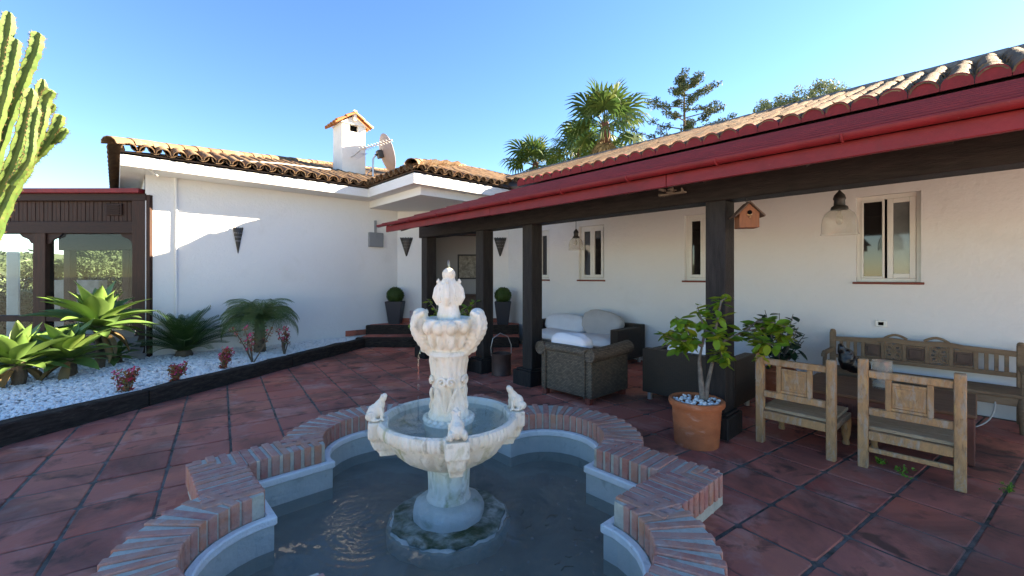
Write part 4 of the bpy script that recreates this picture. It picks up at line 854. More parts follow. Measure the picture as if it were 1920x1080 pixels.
for k in range(5): m.slab([Vector((*C(-6.6+.0,6.95-.05*k),.16+.1*k)),Vector((*C(-5.95,6.95-.05*k),.16+.1*k)),Vector((*C(-5.95,6.99-.05*k),.25+.1*k)),Vector((*C(-6.6,6.99-.05*k),.25+.1*k))],.02)
tag(ob('grey_planter',m,'grey_box'),'grey slatted bin between the raised agave and the conservatory','bin')
# ---------------------------------------------------------------- entrance things
def planter(px,py,label):
    p=P(px,py,.4); root=empty('topiary_planter',(p.x,p.y,.402),label,'planter','tapered planters with clipped balls by the entrance'); m=MB()
    w=.125; t=.19; h=.52
    for r_ in (0,): m.add([(-w,-w,0),(w,-w,0),(w,w,0),(-w,w,0),(-t,-t,h),(t,-t,h),(t,t,h),(-t,t,h),(-t+.02,-t+.02,h),(t-.02,-t+.02,h),(t-.02,t-.02,h),(-t+.02,t-.02,h),(-t+.03,-t+.03,h-.05),(t-.03,-t+.03,h-.05),(t-.03,t-.03,h-.05),(-t+.03,t-.03,h-.05)],[(3,2,1,0),(0,1,5,4),(1,2,6,5),(2,3,7,6),(3,0,4,7),(4,5,9,8),(5,6,10,9),(6,7,11,10),(7,4,8,11),(8,9,13,12),(9,10,14,13),(10,11,15,14),(11,8,12,15),(12,13,14,15)])
    ob('pot',m,'navy_pot',root,bevel=.006); m=MB(); m.ell((0,0,h+.14),(.185,.185,.175),n=20,k=12); ob('ball_core',m,'box_leaf',root,smooth=60)
    r=np.random.RandomState(px); d=r.normal(size=(900,3)); d/=np.linalg.norm(d,axis=1)[:,None]; cloud('foliage','box_leaf',d*np.array([.19,.19,.18])+np.array([0,0,h+.14]),2,.016,.014,root,seed=px)
    root.rotation_euler=(0,0,YAW); return root
planter(741,607,'dark tapered planter with clipped ball by the entrance, next to the long plain wall'); planter(943,608,'dark tapered planter with clipped ball by the entrance, next to the veranda wall')
def sconce(M,label,w=.145,h=.42,flat=True):
    m=MB(); n=14; rows=[]
    for i in range(7):
        s=i/6; r_=w*(.06+.94*s)
        for j in range(n+1):
            a=math.pi*j/n; z=h*s+(0.03*abs(math.sin(j*math.pi/2*.999)) if i==6 else 0); rows.append((r_*math.cos(a),-r_*.55*math.sin(a)-.005,z))
    k=n+1; m.add(rows,[(i*k+j,i*k+j+1,(i+1)*k+j+1,(i+1)*k+j) for i in range(6) for j in range(n) if not (i in(2,4,5) and j%2==0 and False)])
    for j in range(n):
        for i in range(3): pass
    o=ob('wall_sconce',m,'black_metal',smooth=50); o.data.transform(M); tag(o,label,'wall lamp'); so=o.modifiers.new('s','SOLIDIFY'); so.thickness=.006
    st_=MB()
    for i in range(3):
        for j in range(1,n,2):
            a=math.pi*(j+.5*(i%2))/n; s=.5+.16*i; r_=w*(.06+.94*s)*1.02; st_.ell((r_*math.cos(a),-r_*.55*math.sin(a)-.005,h*s),(.008,.008,.008),n=6,k=4)
    st_.xf(M); q=ob('stud',st_,'steel',o); return o
LW=lambda x,z:T(x,9.398,z)
s1=Q(446,475,8.05); sconce(T(s1.x,9.395,s1.z),'black metal cone sconce alone on the long plain wall',.085,.46)
MEW=lambda a,z:ME@T(a,0,z)@Matrix.Rotation(math.pi,4,'Z')@Matrix.Diagonal((1,1,1,1))
sconce(MEW(.22,1.98),'black pierced cone sconce by the entrance, next to the long plain wall'); sconce(MEW(2.46,1.98),'black pierced cone sconce by the entrance, next to the veranda wall')
# bucket with handle, pots
p=P(940,702,0); BU=empty('ash_bucket',(p.x,p.y,0),'brown metal bucket with tall wire handle between the veranda posts','bucket')
m=MB(); m.lathe([(0,.0),(.15,.0),(.152,.02),(.148,.03),(.15,.3),(.156,.31),(.156,.325),(.146,.325),(.14,.06),(0,.05)],28); ob('body',m,'rust_tin',BU,smooth=40)
m=MB(); m.tube([(-.15,0,.28),(-.16,0,.4),(-.13,.0,.55),(-.02,0,.63),(.1,0,.58),(.15,0,.45),(.15,0,.28)],.007,6); ob('handle',m,'steel',BU,smooth=60,M=RZ(YAW))
def leafmesh(L,w): 
    m=MB(); m.add([(0,0,0),(L*.25,w*.8,L*.03),(L*.6,w,L*.02),(L*.88,w*.5,-L*.03),(L,0,-L*.08),(L*.88,-w*.5,-L*.03),(L*.6,-w,L*.02),(L*.25,-w*.8,L*.03),(L*.3,0,-.004),(L*.65,0,-.008)],[(0,8,1),(1,8,9,2),(2,9,3),(3,9,4),(0,7,8),(7,6,9,8),(6,5,9),(5,4,9)]); return m
LEAF=leafmesh(.09,.024).mesh('leaf','leaf_lemon',smooth=80); LEAF2=leafmesh(.14,.036).mesh('leaf','leaf_dark',smooth=80)
def branchy(root,paths,lm,per,seed,bark='bark_grey',lsc=1.):
    r=random.Random(seed); m=MB()
    for pts,r0 in paths:
        pts=[Vector(p) for p in pts]; n=len(pts); m.tube(pts,[r0*(1-.7*i/(n-1)) for i in range(n)],7)
    ob('trunk',m,bark,root,smooth=60)
    for pts,r0 in paths:
        if r0>.016: continue
        pts=[Vector(p) for p in pts]
        for k in range(per):
            t=.25+.75*(k+r.random())/per; f=t*(len(pts)-1); i=min(len(pts)-2,int(f)); q=pts[i].lerp(pts[i+1],f-i)+Vector((r.uniform(-.02,.02),r.uniform(-.02,.02),r.uniform(-.02,.02)))
            sc=lsc*r.uniform(.7,1.2); link('leaf',lm,root,T(*q)@RZ(r.uniform(0,6.28))@Matrix.Rotation(r.uniform(-.5,.9),4,'Y')@Matrix.Rotation(r.uniform(-.5,.5),4,'X')@Matrix.Diagonal((sc,sc,sc,1)))
def potmesh(rb,rt,h,lip=.03): 
    m=MB(); m.lathe([(0,0),(rb,0),(rb*1.01,.02),(rt*.96,h*.8),(rt*.97,h*.86),(rt*1.07,h*.87),(rt*1.1,h*.91),(rt*1.09,h*.98),(rt*1.05,h),(rt*.95,h),(rt*.92,h*.9),(0,h*.88)],40); return m
pt=P(1320,845,0)+Vector((.12,.12,0)); LT=empty('potted_lemon_tree',(pt.x,pt.y,0),'young lemon tree in a terracotta pot topped with white pebbles','potted tree'); l0=Vector(LT.location)
ob('pot',potmesh(.185,.215,.40),'terracotta',LT,smooth=40)
YP=l0.x*.6782+l0.y*.7349
def lq(px,py,dy=0): return Q(px,py,YP+dy)-l0
branchy(LT,[([lq(1318,755),lq(1313,700),lq(1311,675),lq(1316,650)],.028),([lq(1322,758),lq(1326,720),lq(1336,680),lq(1342,660)],.026),
 ([lq(1316,650),lq(1300,638),lq(1280,625,.05),lq(1255,620,.1)],.014),([lq(1300,638),lq(1285,610,-.05),lq(1268,595,-.08)],.011),([lq(1316,650),lq(1322,620),lq(1312,590,.1),lq(1308,575,.1)],.013),([lq(1342,660),lq(1340,630),lq(1345,600,-.05),lq(1352,565,-.05),lq(1362,558)],.015),([lq(1342,660),lq(1356,640),lq(1372,632),lq(1395,622,.1),(lq(1430,615,.15)),lq(1470,612,.15)],.015),([lq(1345,650),lq(1352,662,-.1),lq(1356,680,-.12)],.012),([lq(1395,622,.1),lq(1415,632,0),lq(1425,655,0),lq(1428,668)],.012),([lq(1395,622,.1),lq(1420,602,.15),lq(1445,598,.15)],.011),([lq(1322,620),lq(1338,625,-.15),lq(1350,640,-.2)],.012),([lq(1300,638),lq(1290,645,.1),lq(1270,652,.1)],.01),([lq(1430,615,.15),lq(1455,620,.2),lq(1480,635,.2)],.01),([lq(1395,622,.1),lq(1425,640,-.1),lq(1455,648,-.15)],.011),([lq(1420,604,.1),lq(1450,605,-.05),lq(1488,618,-.1)],.01),([lq(1300,638),lq(1275,640,-.1),lq(1248,630,-.1)],.01)],LEAF,24,4,lsc=1.4)
r_=np.random.RandomState(8); pb=MB()
for i in range(120):
    a=r_.rand()*6.28; q=.195*math.sqrt(r_.rand()); s=r_.uniform(.012,.022); pb.ell((q*math.cos(a),q*math.sin(a),.365+r_.rand()*.03),(s,s*.85,s*.7),n=7,k=5)
ob('pebbles',pb,'pebble',LT,smooth=60,kind='stuff')
pt=P(846,700,0); PS=empty('potted_citrus',(pt.x,pt.y,0),'leafy shrub in a terracotta pot by a veranda post near the entrance','potted shrub'); l0=Vector(PS.location); YP=l0.x*.6782+l0.y*.7349
ob('pot',potmesh(.17,.21,.36),'terracotta',PS,smooth=40)
branchy(PS,[([(0,0,.3),(0,.02,.6),(.01,0,.8)],.02)]+[([(0,0,.7),lq(x,y,d)*.6+Vector((0,0,.28)),lq(x,y,d)] ,.012) for x,y,d in ((800,560,0),(782,592,.1),(822,556,.2),(880,572,0),(893,566,.1),(815,580,-.1),(868,585,-.15),(775,605,0),(840,560,.2),(806,600,.1),(885,590,.2))],LEAF,14,9,lsc=1.25)
# ---------------------------------------------------------------- seating
def wick(nm,mb,root,bev=.02,mt='wicker',sm=None): return ob(nm,mb,mt,root,bevel=bev,smooth=sm,uv=True)
AC=empty('wicker_armchair',(4.4,3.42,0),'dark wicker armchair with rolled arms and white cushions beside a veranda post','armchair'); l0=-Vector(AC.location)
m=MB(); m.box((-.37,-.36,.07),(-.27,.36,.63)); ob('back',m,'wicker',AC,bevel=.02,uv=True)
m=MB(); m.box((-.27,-.34,.07),(.4,.34,.3)); ob('seat_base',m,'wicker',AC,bevel=.01,uv=True)
for s in (-1,1):
    m=MB(); m.box((-.365,s*.37-.03 if s<0 else s*.37-.07,.07),(.4,s*.37+.07 if s<0 else s*.37+.03,.58))
    a=ob('arm',m,'wicker',AC,bevel=.01,uv=True)
    m=MB(); m.tube([(-.385,s*.385,.585),(-.2,s*.385,.575),(.1,s*.385,.585),(.42,s*.385,.60)],[.085,.082,.082,.088],18); ob('arm_roll',m,'wicker',AC,smooth=50,uv=True)
    m=MB(); m.tube([(-.39,s*.385+.075*math.cos(q),.585+.075*math.sin(q)) for q in [2*math.pi*k/18 for k in range(19)]],.012,6); m.tube([(-.385,s*.31,.07),(-.385,s*.31,.55)],.012,6); ob('braid',m,'wicker',AC,smooth=50,uv=True)
m=MB(); m.tube([(-.33,-.32,.6),(-.33,0,.605),(-.33,.32,.6)],.06,12); ob('back_roll',m,'wicker',AC,smooth=50,uv=True)
for x in (-.33,.35):
    for s in (-1,1): m=MB(); m.box((x-.035,s*.34-.035,0),(x+.035,s*.34+.035,.072)); ob('leg',m,'sill',AC,bevel=.004)
def cushion(nm,c,s,root,mt='fabric',M=None,seed=1):
    m=MB(); n=10; bm=bmesh.new(); bmesh.ops.create_cube(bm,size=2); bmesh.ops.subdivide_edges(bm,edges=bm.edges[:],cuts=7,use_grid_fill=True)
    for v in bm.verts:
        x,y,z=v.co; e=(1-x**4)*(1-y**4); k=.86+.14*max(0,e); nn=noise.noise(Vector((x*1.7+seed,y*1.7,z)))*.06
        l=max(abs(x),abs(y),abs(z)); rr=(abs(x)**5+abs(y)**5+abs(z)**5)**.2; v.co=Vector((x/rr*l*s[0],y/rr*l*s[1],z/rr*l*s[2]*(.72+.28*e)+nn*s[2]*3*(z>0)))
    me=bpy.data.meshes.new(nm); bm.to_mesh(me); bm.free(); me.polygons.foreach_set('use_smooth',[True]*len(me.polygons)); me.materials.append(MT[mt]); o=link(nm,me,root); o.matrix_local=T(*c)@(M or Matrix()); return o
cushion('seat_cushion',(.08,0,.37),(.33,.29,.08),AC); cushion('back_cushion',(-.2,.03,.66),(.11,.28,.13),AC,M=Matrix.Rotation(-.12,4,'Y'),seed=4)
LC=empty('rattan_armchair',(5.1,2.27,0),'boxy brown rattan armchair on short metal feet between wicker armchair and leafy plant','armchair')
for nm,a,b in (('back',(-.35,-.52,.09),(-.23,.52,.62)),('arm',(-.23,-.52,.09),(.37,-.4,.60)),('arm',(-.23,.4,.09),(.37,.52,.60)),('seat_base',(-.23,-.4,.09),(.36,.4,.27))): m=MB(); m.box(a,b); ob(nm,m,'rattan',LC,bevel=.008,uv=True)
for x in (-.29,.3):
    for y in (-.45,.45): m=MB(); m.tube([(x,y,0),(x,y,.1)],.03,14); ob('foot',m,'steel',LC,smooth=50)
cushion('seat_cushion',(.08,0,.35),(.3,.38,.085),LC); cushion('back_cushion',(-.14,-.05,.55),(.1,.33,.2),LC,M=Matrix.Rotation(-.2,4,'Y'),seed=7)
SO=empty('rattan_sofa',(6.4,5.0,0),'long brown rattan sofa with pale loose covers against the house wall','sofa')
for nm,a,b in (('back',(.28,-1.05,.1),(.42,1.15,.66)),('arm',(-.42,-1.05,.1),(.28,-.9,.62)),('arm',(-.42,1.0,.1),(.28,1.15,.62)),('seat_base',(-.42,-.9,.1),(.28,1.,.28))): m=MB(); m.box(a,b); ob(nm,m,'rattan',SO,bevel=.008,uv=True)
for x in (-.36,.34):
    for y in (-.98,1.06): m=MB(); m.tube([(x,y,0),(x,y,.11)],.03,14); ob('foot',m,'steel',SO,smooth=50)
cushion('seat_cushion',(-.1,-.45,.37),(.36,.46,.1),SO,seed=2); cushion('seat_cushion',(-.1,.5,.37),(.36,.48,.1),SO,seed=3)
cushion('loose_cover',(.14,-.35,.62),(.12,.42,.24),SO,'fabric_grey',Matrix.Rotation(.3,4,'Y')@Matrix.Rotation(.12,4,'X'),seed=9); cushion('loose_cover',(.14,.5,.55),(.14,.5,.2),SO,'fabric',Matrix.Rotation(.35,4,'Y'),seed=12)
# low carved wooden chairs (backs to the patio)
def low_chair(loc,label,rail,rz=0.):
    root=empty('low_chair',loc,label,'chair','low weathered chairs at the coffee table',rz=rz); w=.265; D=.52
    for s in (-1,1):
        m=MB(); m.box((-.03,s*w-.032,0),(.03,s*w+.032,.83+(.02 if s>0 else -.01))); ob('back_leg',m,'old_wood',root,bevel=.006)
        m=MB(); m.lathe([(.0,0),(.026,0),(.03,.015),(.022,.04),(.034,.1),(.04,.2),(.036,.26),(0,.26)],14); ob('front_leg',m,'old_wood',root,smooth=40,M=T(D,s*(w-.01),0))
        m=MB(); m.box((.03,s*w-.025,.235),(D+.02,s*w+.02,.285)); ob('side_rail',m,'grey_wood',root,bevel=.005)
    for nm,z0,z1,x0,x1 in (('top_rail',.71,.765,-.02,.02),('lower_rail',.42,.475,-.02,.02),('seat_rail',.225,.295,-.022,.022)): m=MB(); m.box((x0,-w+.032,z0),(x1,w-.032,z1)); ob(nm,m,'old_wood',root,bevel=.005)
    if rail: m=MB(); m.box((-.015,-w+.032,.13),(.015,w-.032,.165)); ob('stretcher',m,'old_wood',root,bevel=.005)
    for s in (-1,1): m=MB(); m.box((-.016,s*.115-.018,.475),(.016,s*.115+.018,.71)); ob('slat',m,'old_wood',root,bevel=.004)
    m=MB(); m.box((-.008,-.097,.5),(.008,.097,.675)); m.box((-.013,-.08,.52),(.013,.08,.655)); ob('panel',m,'old_wood',root,bevel=.006)
    for z0,z1 in ((.478,.5),(.672,.69)): m=MB(); m.box((-.012,-.097,z0),(.012,.097,z1)); ob('panel_rail',m,'old_wood',root,bevel=.003)
    for k in range(3): m=MB(); a=.0+k*(D+.04)/3; m.box((a+.024 if k==0 else a,-w-.0,.295),(a+(D+.04)/3-.004,w+.0,.322)); ob('seat_plank',m,'grey_wood',root,bevel=.004)
    m=MB(); m.box((D,-w+.02,.2),(D+.03,w-.02,.285)); ob('front_rail',m,'old_wood',root,bevel=.005)
    return root
low_chair((4.29,1.07,0),'low weathered wooden chair with plain open foot, next to the potted lemon tree',False,R(-2))
low_chair((4.335,.345,0),'low weathered wooden chair with extra foot rail and worn golden back panel',True,R(1))
TB=empty('coffee_table',(5.42,.62,0),'low dark wooden table with red carved apron between chairs and bench','table')
m=MB(); m.box((-.46,-.62,.375),(.46,.62,.405)); ob('top',m,'table_top',TB,bevel=.008)
for s in (-1,1):
    m=MB(); m.box((s*.43-.012,-.56,.2),(s*.43+.012,.56,.375)); ob('apron',m,'table_red',TB,bevel=.003); m=MB(); m.box((-.4,s*.58-.012,.2),(.4,s*.58+.012,.375)); ob('apron',m,'table_red',TB,bevel=.003)
    for k in range(16): m=MB(); y=-.53+k*.0705; m.box((s*.445-.012,y-.018,.25),(s*.445+.012,y+.018,.32)); ob('carved_block',m,'table_red',TB,bevel=.004)
    for q in (-1,1): m=MB(); m.box((s*.42-.04,q*.57-.04,0),(s*.42+.04,q*.57+.04,.375)); ob('leg',m,'table_red',TB,bevel=.008)
vp=P(1654,728,.405); VA=empty('glass_vase',(vp.x,vp.y,.406),'clear glass cylinder vase holding sand and a candle on the low table','vase')
m=MB(); m.lathe([(0,.0),(.075,0),(.078,.01),(.078,.27),(.074,.27),(.073,.02),(0,.015)],28); ob('glass',m,'lamp_glass',VA,smooth=40)
m=MB(); m.lathe([(0,.018),(.071,.02),(.071,.06),(.04,.075),(.04,.17),(0,.172)],24); ob('candle',m,'fabric_grey',VA,smooth=40)
bp_=P(1602,700,.405); m=MB(); 
for c,r_ in (((0,0,.09),(.12,.11,.1)),((-.08,.06,.15),(.09,.08,.13)),((.1,-.06,.07),(.1,.08,.075)),((-.12,.1,.26),(.04,.04,.07))): m.ell(c,r_)
me=remesh(m,.018,'bin_bag','black_plastic',it=2)
for v in me.vertices: v.co+=Vector(noise.noise_vector(v.co*13))*.014
o=link('bin_bag',me); o.location=(bp_.x,bp_.y,.42); tag(o,'black plastic bag slumped on the low table beside the leafy plant','bag')
# carved bench against the wall
BE=empty('carved_bench',(6.5,.48,0),'long carved wooden bench with openwork back against the white wall','bench')
yl,yr=.77,-.78
for y in (yl,yr):
    m=MB(); m.box((.2,y-.03,.0),(.26,y+.03,.8)); m.tube([(.23,y,.8),(.23,y,.83)],[.036,.02],10); ob('back_post',m,'bench_wood',BE,bevel=.008)
    m=MB(); m.tube([(-.22,y,0),(-.2,y,.1),(-.235,y,.22),(-.2,y,.34)],[.028,.034,.045,.04],10); ob('front_leg',m,'bench_wood',BE,smooth=50)
    m=MB(); m.box((-.22,y-.02,.56),(.2,y+.02,.6)); m.tube([(-.2,y,.34),(-.21,y,.45),(-.19,y,.57)],.022,8); m.tube([(-.22,y,.59),(-.27,y,.57),(-.27,y,.54)],.024,8); ob('armrest',m,'bench_wood',BE,smooth=40)
m=MB(); m.box((-.24,yr-.03,.34),(.24,yl+.03,.375)); ob('seat',m,'bench_wood',BE,bevel=.006); m=MB(); m.box((-.22,yr,.26),(-.19,yl,.34)); ob('seat_apron',m,'bench_wood',BE,bevel=.006)
m=MB(); n=40; top=[];
for i in range(n+1):
    y=yr+.03+(yl-yr-.06)*i/n; t=abs(i/n-.5)*2; z=.735+.035*(1-t)+.012*math.cos(i/n*math.pi*6)*(t<.5); top.append((y,z))
vs=[(x,y,z+dz) for y,z in top for x,dz in ((.21,-.055),(.25,-.055),(.25,0),(.21,0))]; m.add(vs,[(i*4+q,i*4+(q+1)%4,(i+1)*4+(q+1)%4,(i+1)*4+q) for i in range(n) for q in range(4)]+[(3,2,1,0),(n*4,n*4+1,n*4+2,n*4+3)]); ob('crest_rail',m,'bench_wood',BE)
for s in (-1,1):
    m=MB(); m.tube([(.23,s*.17-.1+.2*k/8,.765+.045*math.sin(k/8*math.pi)) for k in range(9)],.014,8); ob('crest_loop',m,'bench_wood',BE,smooth=60)
m=MB(); m.box((.21,yr+.03,.47),(.25,yl-.03,.515)); ob('lower_rail',m,'bench_wood',BE,bevel=.004)
ys=[yr+.03,-.5,-.25,-.02,.02+.0,.25,.5,yl-.03]
for y in (-.49,-.24,.0-.12,.12,.24+.0,.49): pass
bounds=[-.47,-.285,-.095,.095,.285,.47]
for y in bounds: m=MB(); m.box((.215,y-.018,.515),(.245,y+.018,.715)); ob('stile',m,'bench_wood',BE,bevel=.004)
for side in (-1,1):
    for k in range(3): m=MB(); y=side*(.545+.07*k); m.box((.22,y-.016,.515),(.24,y+.016,.705)); ob('spindle',m,'bench_wood',BE,bevel=.004)
for k,(a,b) in enumerate(zip(bounds[:-1],bounds[1:])):
    c=(a+b)/2; w=(b-a)/2-.02
    if k%2==0:
        m=MB(); m.box((.222,c-w,.54),(.238,c+w,.68)); m.box((.212,c-w+.02,.56),(.222,c+w-.02,.66)); ob('panel',m,'bench_dark',BE,bevel=.006)
        for z in (.528,.69): m=MB(); m.box((.22,c-w,z-.012),(.24,c+w,z+.008)); ob('panel_rail',m,'bench_wood',BE,bevel=.003)
    else:
        m=MB()
        for s in (-1,1):
            for q in (0,1):
                for e in range(2):
                    cc=Vector((.23,c+s*w*.48,.615+(q-.5)*.1)); r0=.036-.014*e; m.tube([cc+Vector((0,r0*math.cos(t),r0*math.sin(t)*1.1)) for t in [2*math.pi*i/14 for i in range(15)]],.0065,6)
            m.tube([(.23,c+s*w*.95,.53),(.23,c+s*w*.1,.575),(.23,c+s*w*.1,.66),(.23,c+s*w*.95,.7)],.008,6)
        for t in range(6): a=t*math.pi/3; m.ell((.23,c+.02*math.cos(a),.615+.022*math.sin(a)),(.008,.012,.012),n=8,k=5)
        m.box((.222,c-w,.52),(.238,c-w+.012,.715)); m.box((.222,c+w-.012,.52),(.238,c+w,.715)); ob('fretwork',m,'bench_wood',BE,smooth=40)
m=MB(); m.tube([Vector((6.3-.38*t,-.12+.5*t*t,.012+.3*(1-t)**3+.0*t)) for t in [k/14 for k in range(15)]],.007,6); tag(ob('power_cable',m,'cable',smooth=60),'pale cable looping to the floor under the bench','cable')
m=MB(); so_=MB(); m.box((6.885,.745,.88),(6.899,.855,.96)); 
o=tag(ob('wall_socket',m,'steel',bevel=.003),'small framed socket on the veranda wall above the bench','socket'); so_.box((6.878,.775,.9),(6.886,.825,.94)); ob('socket_face',so_,'black_fill',o)
lp=Vector((6.35,1.75,0)); PL=empty('leafy_plant',lp,'dark green broad leaved potted plant at the end of the carved bench','potted plant'); ob('pot',potmesh(.15,.18,.3),'terracotta',PL,smooth=40); r=random.Random(3)
paths=[([(0,0,.25),(.03,0,.5),(.0,.03,.7)],.018)]
for i in range(17):
    a=i*2.4; e=Vector((math.cos(a)*.3*r.uniform(.4,1),math.sin(a)*.3*r.uniform(.4,1),r.uniform(.55,1.08))); paths.append(([(0,0,.3),e*.5+Vector((0,0,.15)),e],.012))
branchy(PL,paths,LEAF2,9,6)
# pendant lamps
def pendant(c,dia,zb,ztop,label):
    root=empty('pendant_lamp',(c[0],c[1],zb),label,'pendant lamp','glass bell pendants under the veranda'); s=dia/.28; R_=.14*s
    m=MB(); m.lathe([(R_*1.06,0),(R_*1.0,.012),(R_*.98,.1*s),(R_*.93,.15*s),(R_*.8,.195*s),(R_*.55,.228*s),(R_*.3,.24*s)],40,mod=lambda t,z,r:.0025*math.cos(20*t),close=False); ob('glass_shade',m,'lamp_glass',root,smooth=60)
    m=MB(); m.lathe([(0,.225*s),(R_*.5,.235*s),(R_*.46,.26*s),(R_*.32,.275*s),(R_*.3,.32*s),(R_*.36,.335*s),(R_*.3,.37*s),(R_*.12,.4*s),(.004,.42*s)],24); ob('cap',m,'black_metal',root,smooth=40)
    m=MB(); m.lathe([(0,.09*s),(.02*s,.1*s),(.03*s,.13*s),(.026*s,.165*s),(.014*s,.19*s),(.014*s,.23*s)],16); ob('bulb',m,'lamp_glass',root,smooth=60)
    m=MB(); m.tube([(0,0,.4*s),(0,0,ztop-zb)],.005,6); ob('cord',m,'black_metal',root)
p=Q(1574,440,4.17); pendant((p.x,p.y),.29,p.z,zr(p.x)-.08,'clear glass bell pendant lamp hanging over the low table'); p=Q(1080,469,7.6); pendant((p.x,p.y),.255,p.z,zr(p.x)-.08,'clear glass bell pendant lamp hanging over the rattan sofa')
# bird house
p=Q(1400,428,3.9); BH=empty('bird_house',(p.x,p.y,p.z),'small brown wooden bird house hanging from the veranda beam','bird house',rz=YAW-.18); w=.083; h=.13; pk=.215
m=MB(); m.add([(-w,-.07,0),(w,-.07,0),(w,-.07,h),(0,-.07,pk),(-w,-.07,h),(-w,.07,0),(w,.07,0),(w,.07,h),(0,.07,pk),(-w,.07,h)],[(0,1,2,3,4),(9,8,7,6,5),(0,5,6,1),(1,6,7,2),(2,7,8,3),(3,8,9,4),(4,9,5,0)]); ob('box',m,'birdhouse',BH,bevel=.003)
for s in (-1,1): m=MB(); m.add([(0,-.095,pk+.018),(s*.125,-.095,h-.025),(s*.125,.09,h-.025),(0,.09,pk+.018),(0,-.095,pk+.006),(s*.12,-.095,h-.036),(s*.12,.09,h-.036),(0,.09,pk+.006)],[(0,1,2,3),(7,6,5,4),(0,4,5,1),(1,5,6,2),(2,6,7,3),(3,7,4,0)]); ob('roof_panel',m,'bench_dark',BH)
m=MB(); m.lathe([(.0,0),(.019,0),(.019,.006),(0,.006)],18); ob('hole_disc',m,'black_fill',BH,M=T(0,-.0715,.135)@Matrix.Rotation(math.pi/2,4,'X'))  # flat black disc on the front, painted as the hole's darkness
m=MB(); m.tube([(0,-.07,.09),(0,-.1,.09)],.006,6); m.tube([(-.022,-.076,.115),(.0,-.078,.108),(.022,-.076,.118)],.006,6); ob('perch',m,'old_wood',BH)
m=MB(); ztop=2.212-p.z; m.tube([(0,0,pk+.015)]+[(.011*math.sin(k),0,pk+.027+.011*math.cos(k+3.14)) for k in (0,1.5,3,4.5,6.2)]+[(0,0,pk+.05),(0,0,ztop)],.003,6); ob('hook',m,'black_metal',BH)
p=Q(1262,374,4.5); m=MB(); r=random.Random(2)
for k in range(9): a=Vector((r.uniform(-.02,.0),r.uniform(-.11,.1),r.uniform(-.03,.03))); m.tube([a,a+Vector((r.uniform(-.02,.02),r.uniform(-.09,.09),r.uniform(-.02,.03)))],[r.uniform(.01,.018),.006],6)
m.box((-.04,-.14,-.035),(.005,.14,-.02)); o=tag(ob('driftwood_ornament',m,'driftwood'),'bleached driftwood ornament fixed on the veranda beam','ornament'); o.location=(4.155,p.y*4.155/p.x,2.36)
# weeds in the joints
for i,(px,py,s,lb) in enumerate(((1697,893,.06,'bright green weed in the joint before the chair with golden panel'),(1890,920,.05,'small weed sprouting in a tile joint past the chair with foot rail'),(1648,868,.04,'tiny weed growing under the edge of the chair with foot rail'))):
    p=P(px,py,0); rr2=np.random.RandomState(i); cs=rr2.normal(size=(14,3))*np.array([s*.8,s*.5,s*.3])+np.array([0,0,s*.45]); o=cloud('weed','weed',cs,8,.015,.009,seed=i); o.location=(p.x,p.y,0); tag(o,lb,'weed')
# ---------------------------------------------------------------- trees behind the house
def fan(L,R_,nseg,droop):
    m=MB(); m.tube([(0,0,0),(L*.5,0,.06*L),(L,0,0)],[.03,.022,.014],5); c=Vector((L,0,0))
    for i in range(nseg):
        a=(i/(nseg-1)-.5)*math.pi*1.5; d=Vector((math.cos(a),math.sin(a),0)); rr=R_*(.75+.25*math.cos(a)); side=Vector((-d.y,d.x,0)); w=R_*.075
        k=[c,c+d*rr*.5+Vector((0,0,.05*R_*math.cos(i*3.14))),c+d*rr*.8+Vector((0,0,-droop*.12*R_)),c+d*rr*1.02+Vector((0,0,-droop*.55*R_))]; ww=[.004,w,w*.7,.004]
        vs=[]; 
        for q,w_ in zip(k,ww): vs+=[q-side*w_,q+side*w_]
        m.add(vs,[(0,2,3,1),(2,4,5,3),(4,6,7,5)])
    return m
FAN=fan(1.05,.95,20,.8).mesh('frond','fan_leaf'); FANY=fan(.85,.95,20,.3).mesh('frond','fan_leaf'); FAND=fan(.9,.75,16,1.6).mesh('frond','dead_leaf')
def fan_palm(px,py,Y,R_,nf,label,seed,dead=10):
    c=Q(px,py,Y); root=empty('fan_palm',(c.x,c.y,-.05),label,'palm','fan palms behind the house'); r=random.Random(seed); h=c.z+.05
    m=MB(); m.tube([(0,0,0),(0,0,h*.6),(0,0,h-.5),(0,0,h+.05)],[.26,.2,.22,.16],12); ob('trunk',m,'bark_red',root,smooth=60)
    s=R_/1.75
    for i in range(nf):
        t=i/nf; el=R(78)-R(118)*t+r.uniform(-.12,.12)
        link('frond',FANY if t<.35 else FAN,root,T(0,0,h-.12*t*R_)@RZ(i*2.39996+r.uniform(-.2,.2))@Matrix.Rotation(-el,4,'Y')@Matrix.Rotation(r.uniform(-.5,.5),4,'X')@Matrix.Diagonal((s*r.uniform(.9,1.1),)*3+(1,)))
    for i in range(dead): link('frond',FAND,root,T(0,0,h-.35*s)@RZ(i*2.39996)@Matrix.Rotation(R(62)+r.uniform(-.15,.2),4,'Y')@Matrix.Rotation(r.uniform(-.4,.4),4,'X')@Matrix.Diagonal((s*.85,s*.6,s*.85,1)))
fan_palm(1134,232,18,1.85,25,'tall fan palm with brown trunk and full crown behind the roof',1,14); fan_palm(1004,306,24,1.7,24,'smaller fan palm low behind the roof valley',2,6); fan_palm(1083,283,21,1.45,20,'shorter fan palm with dry fronds beside the tall palm',3,12)
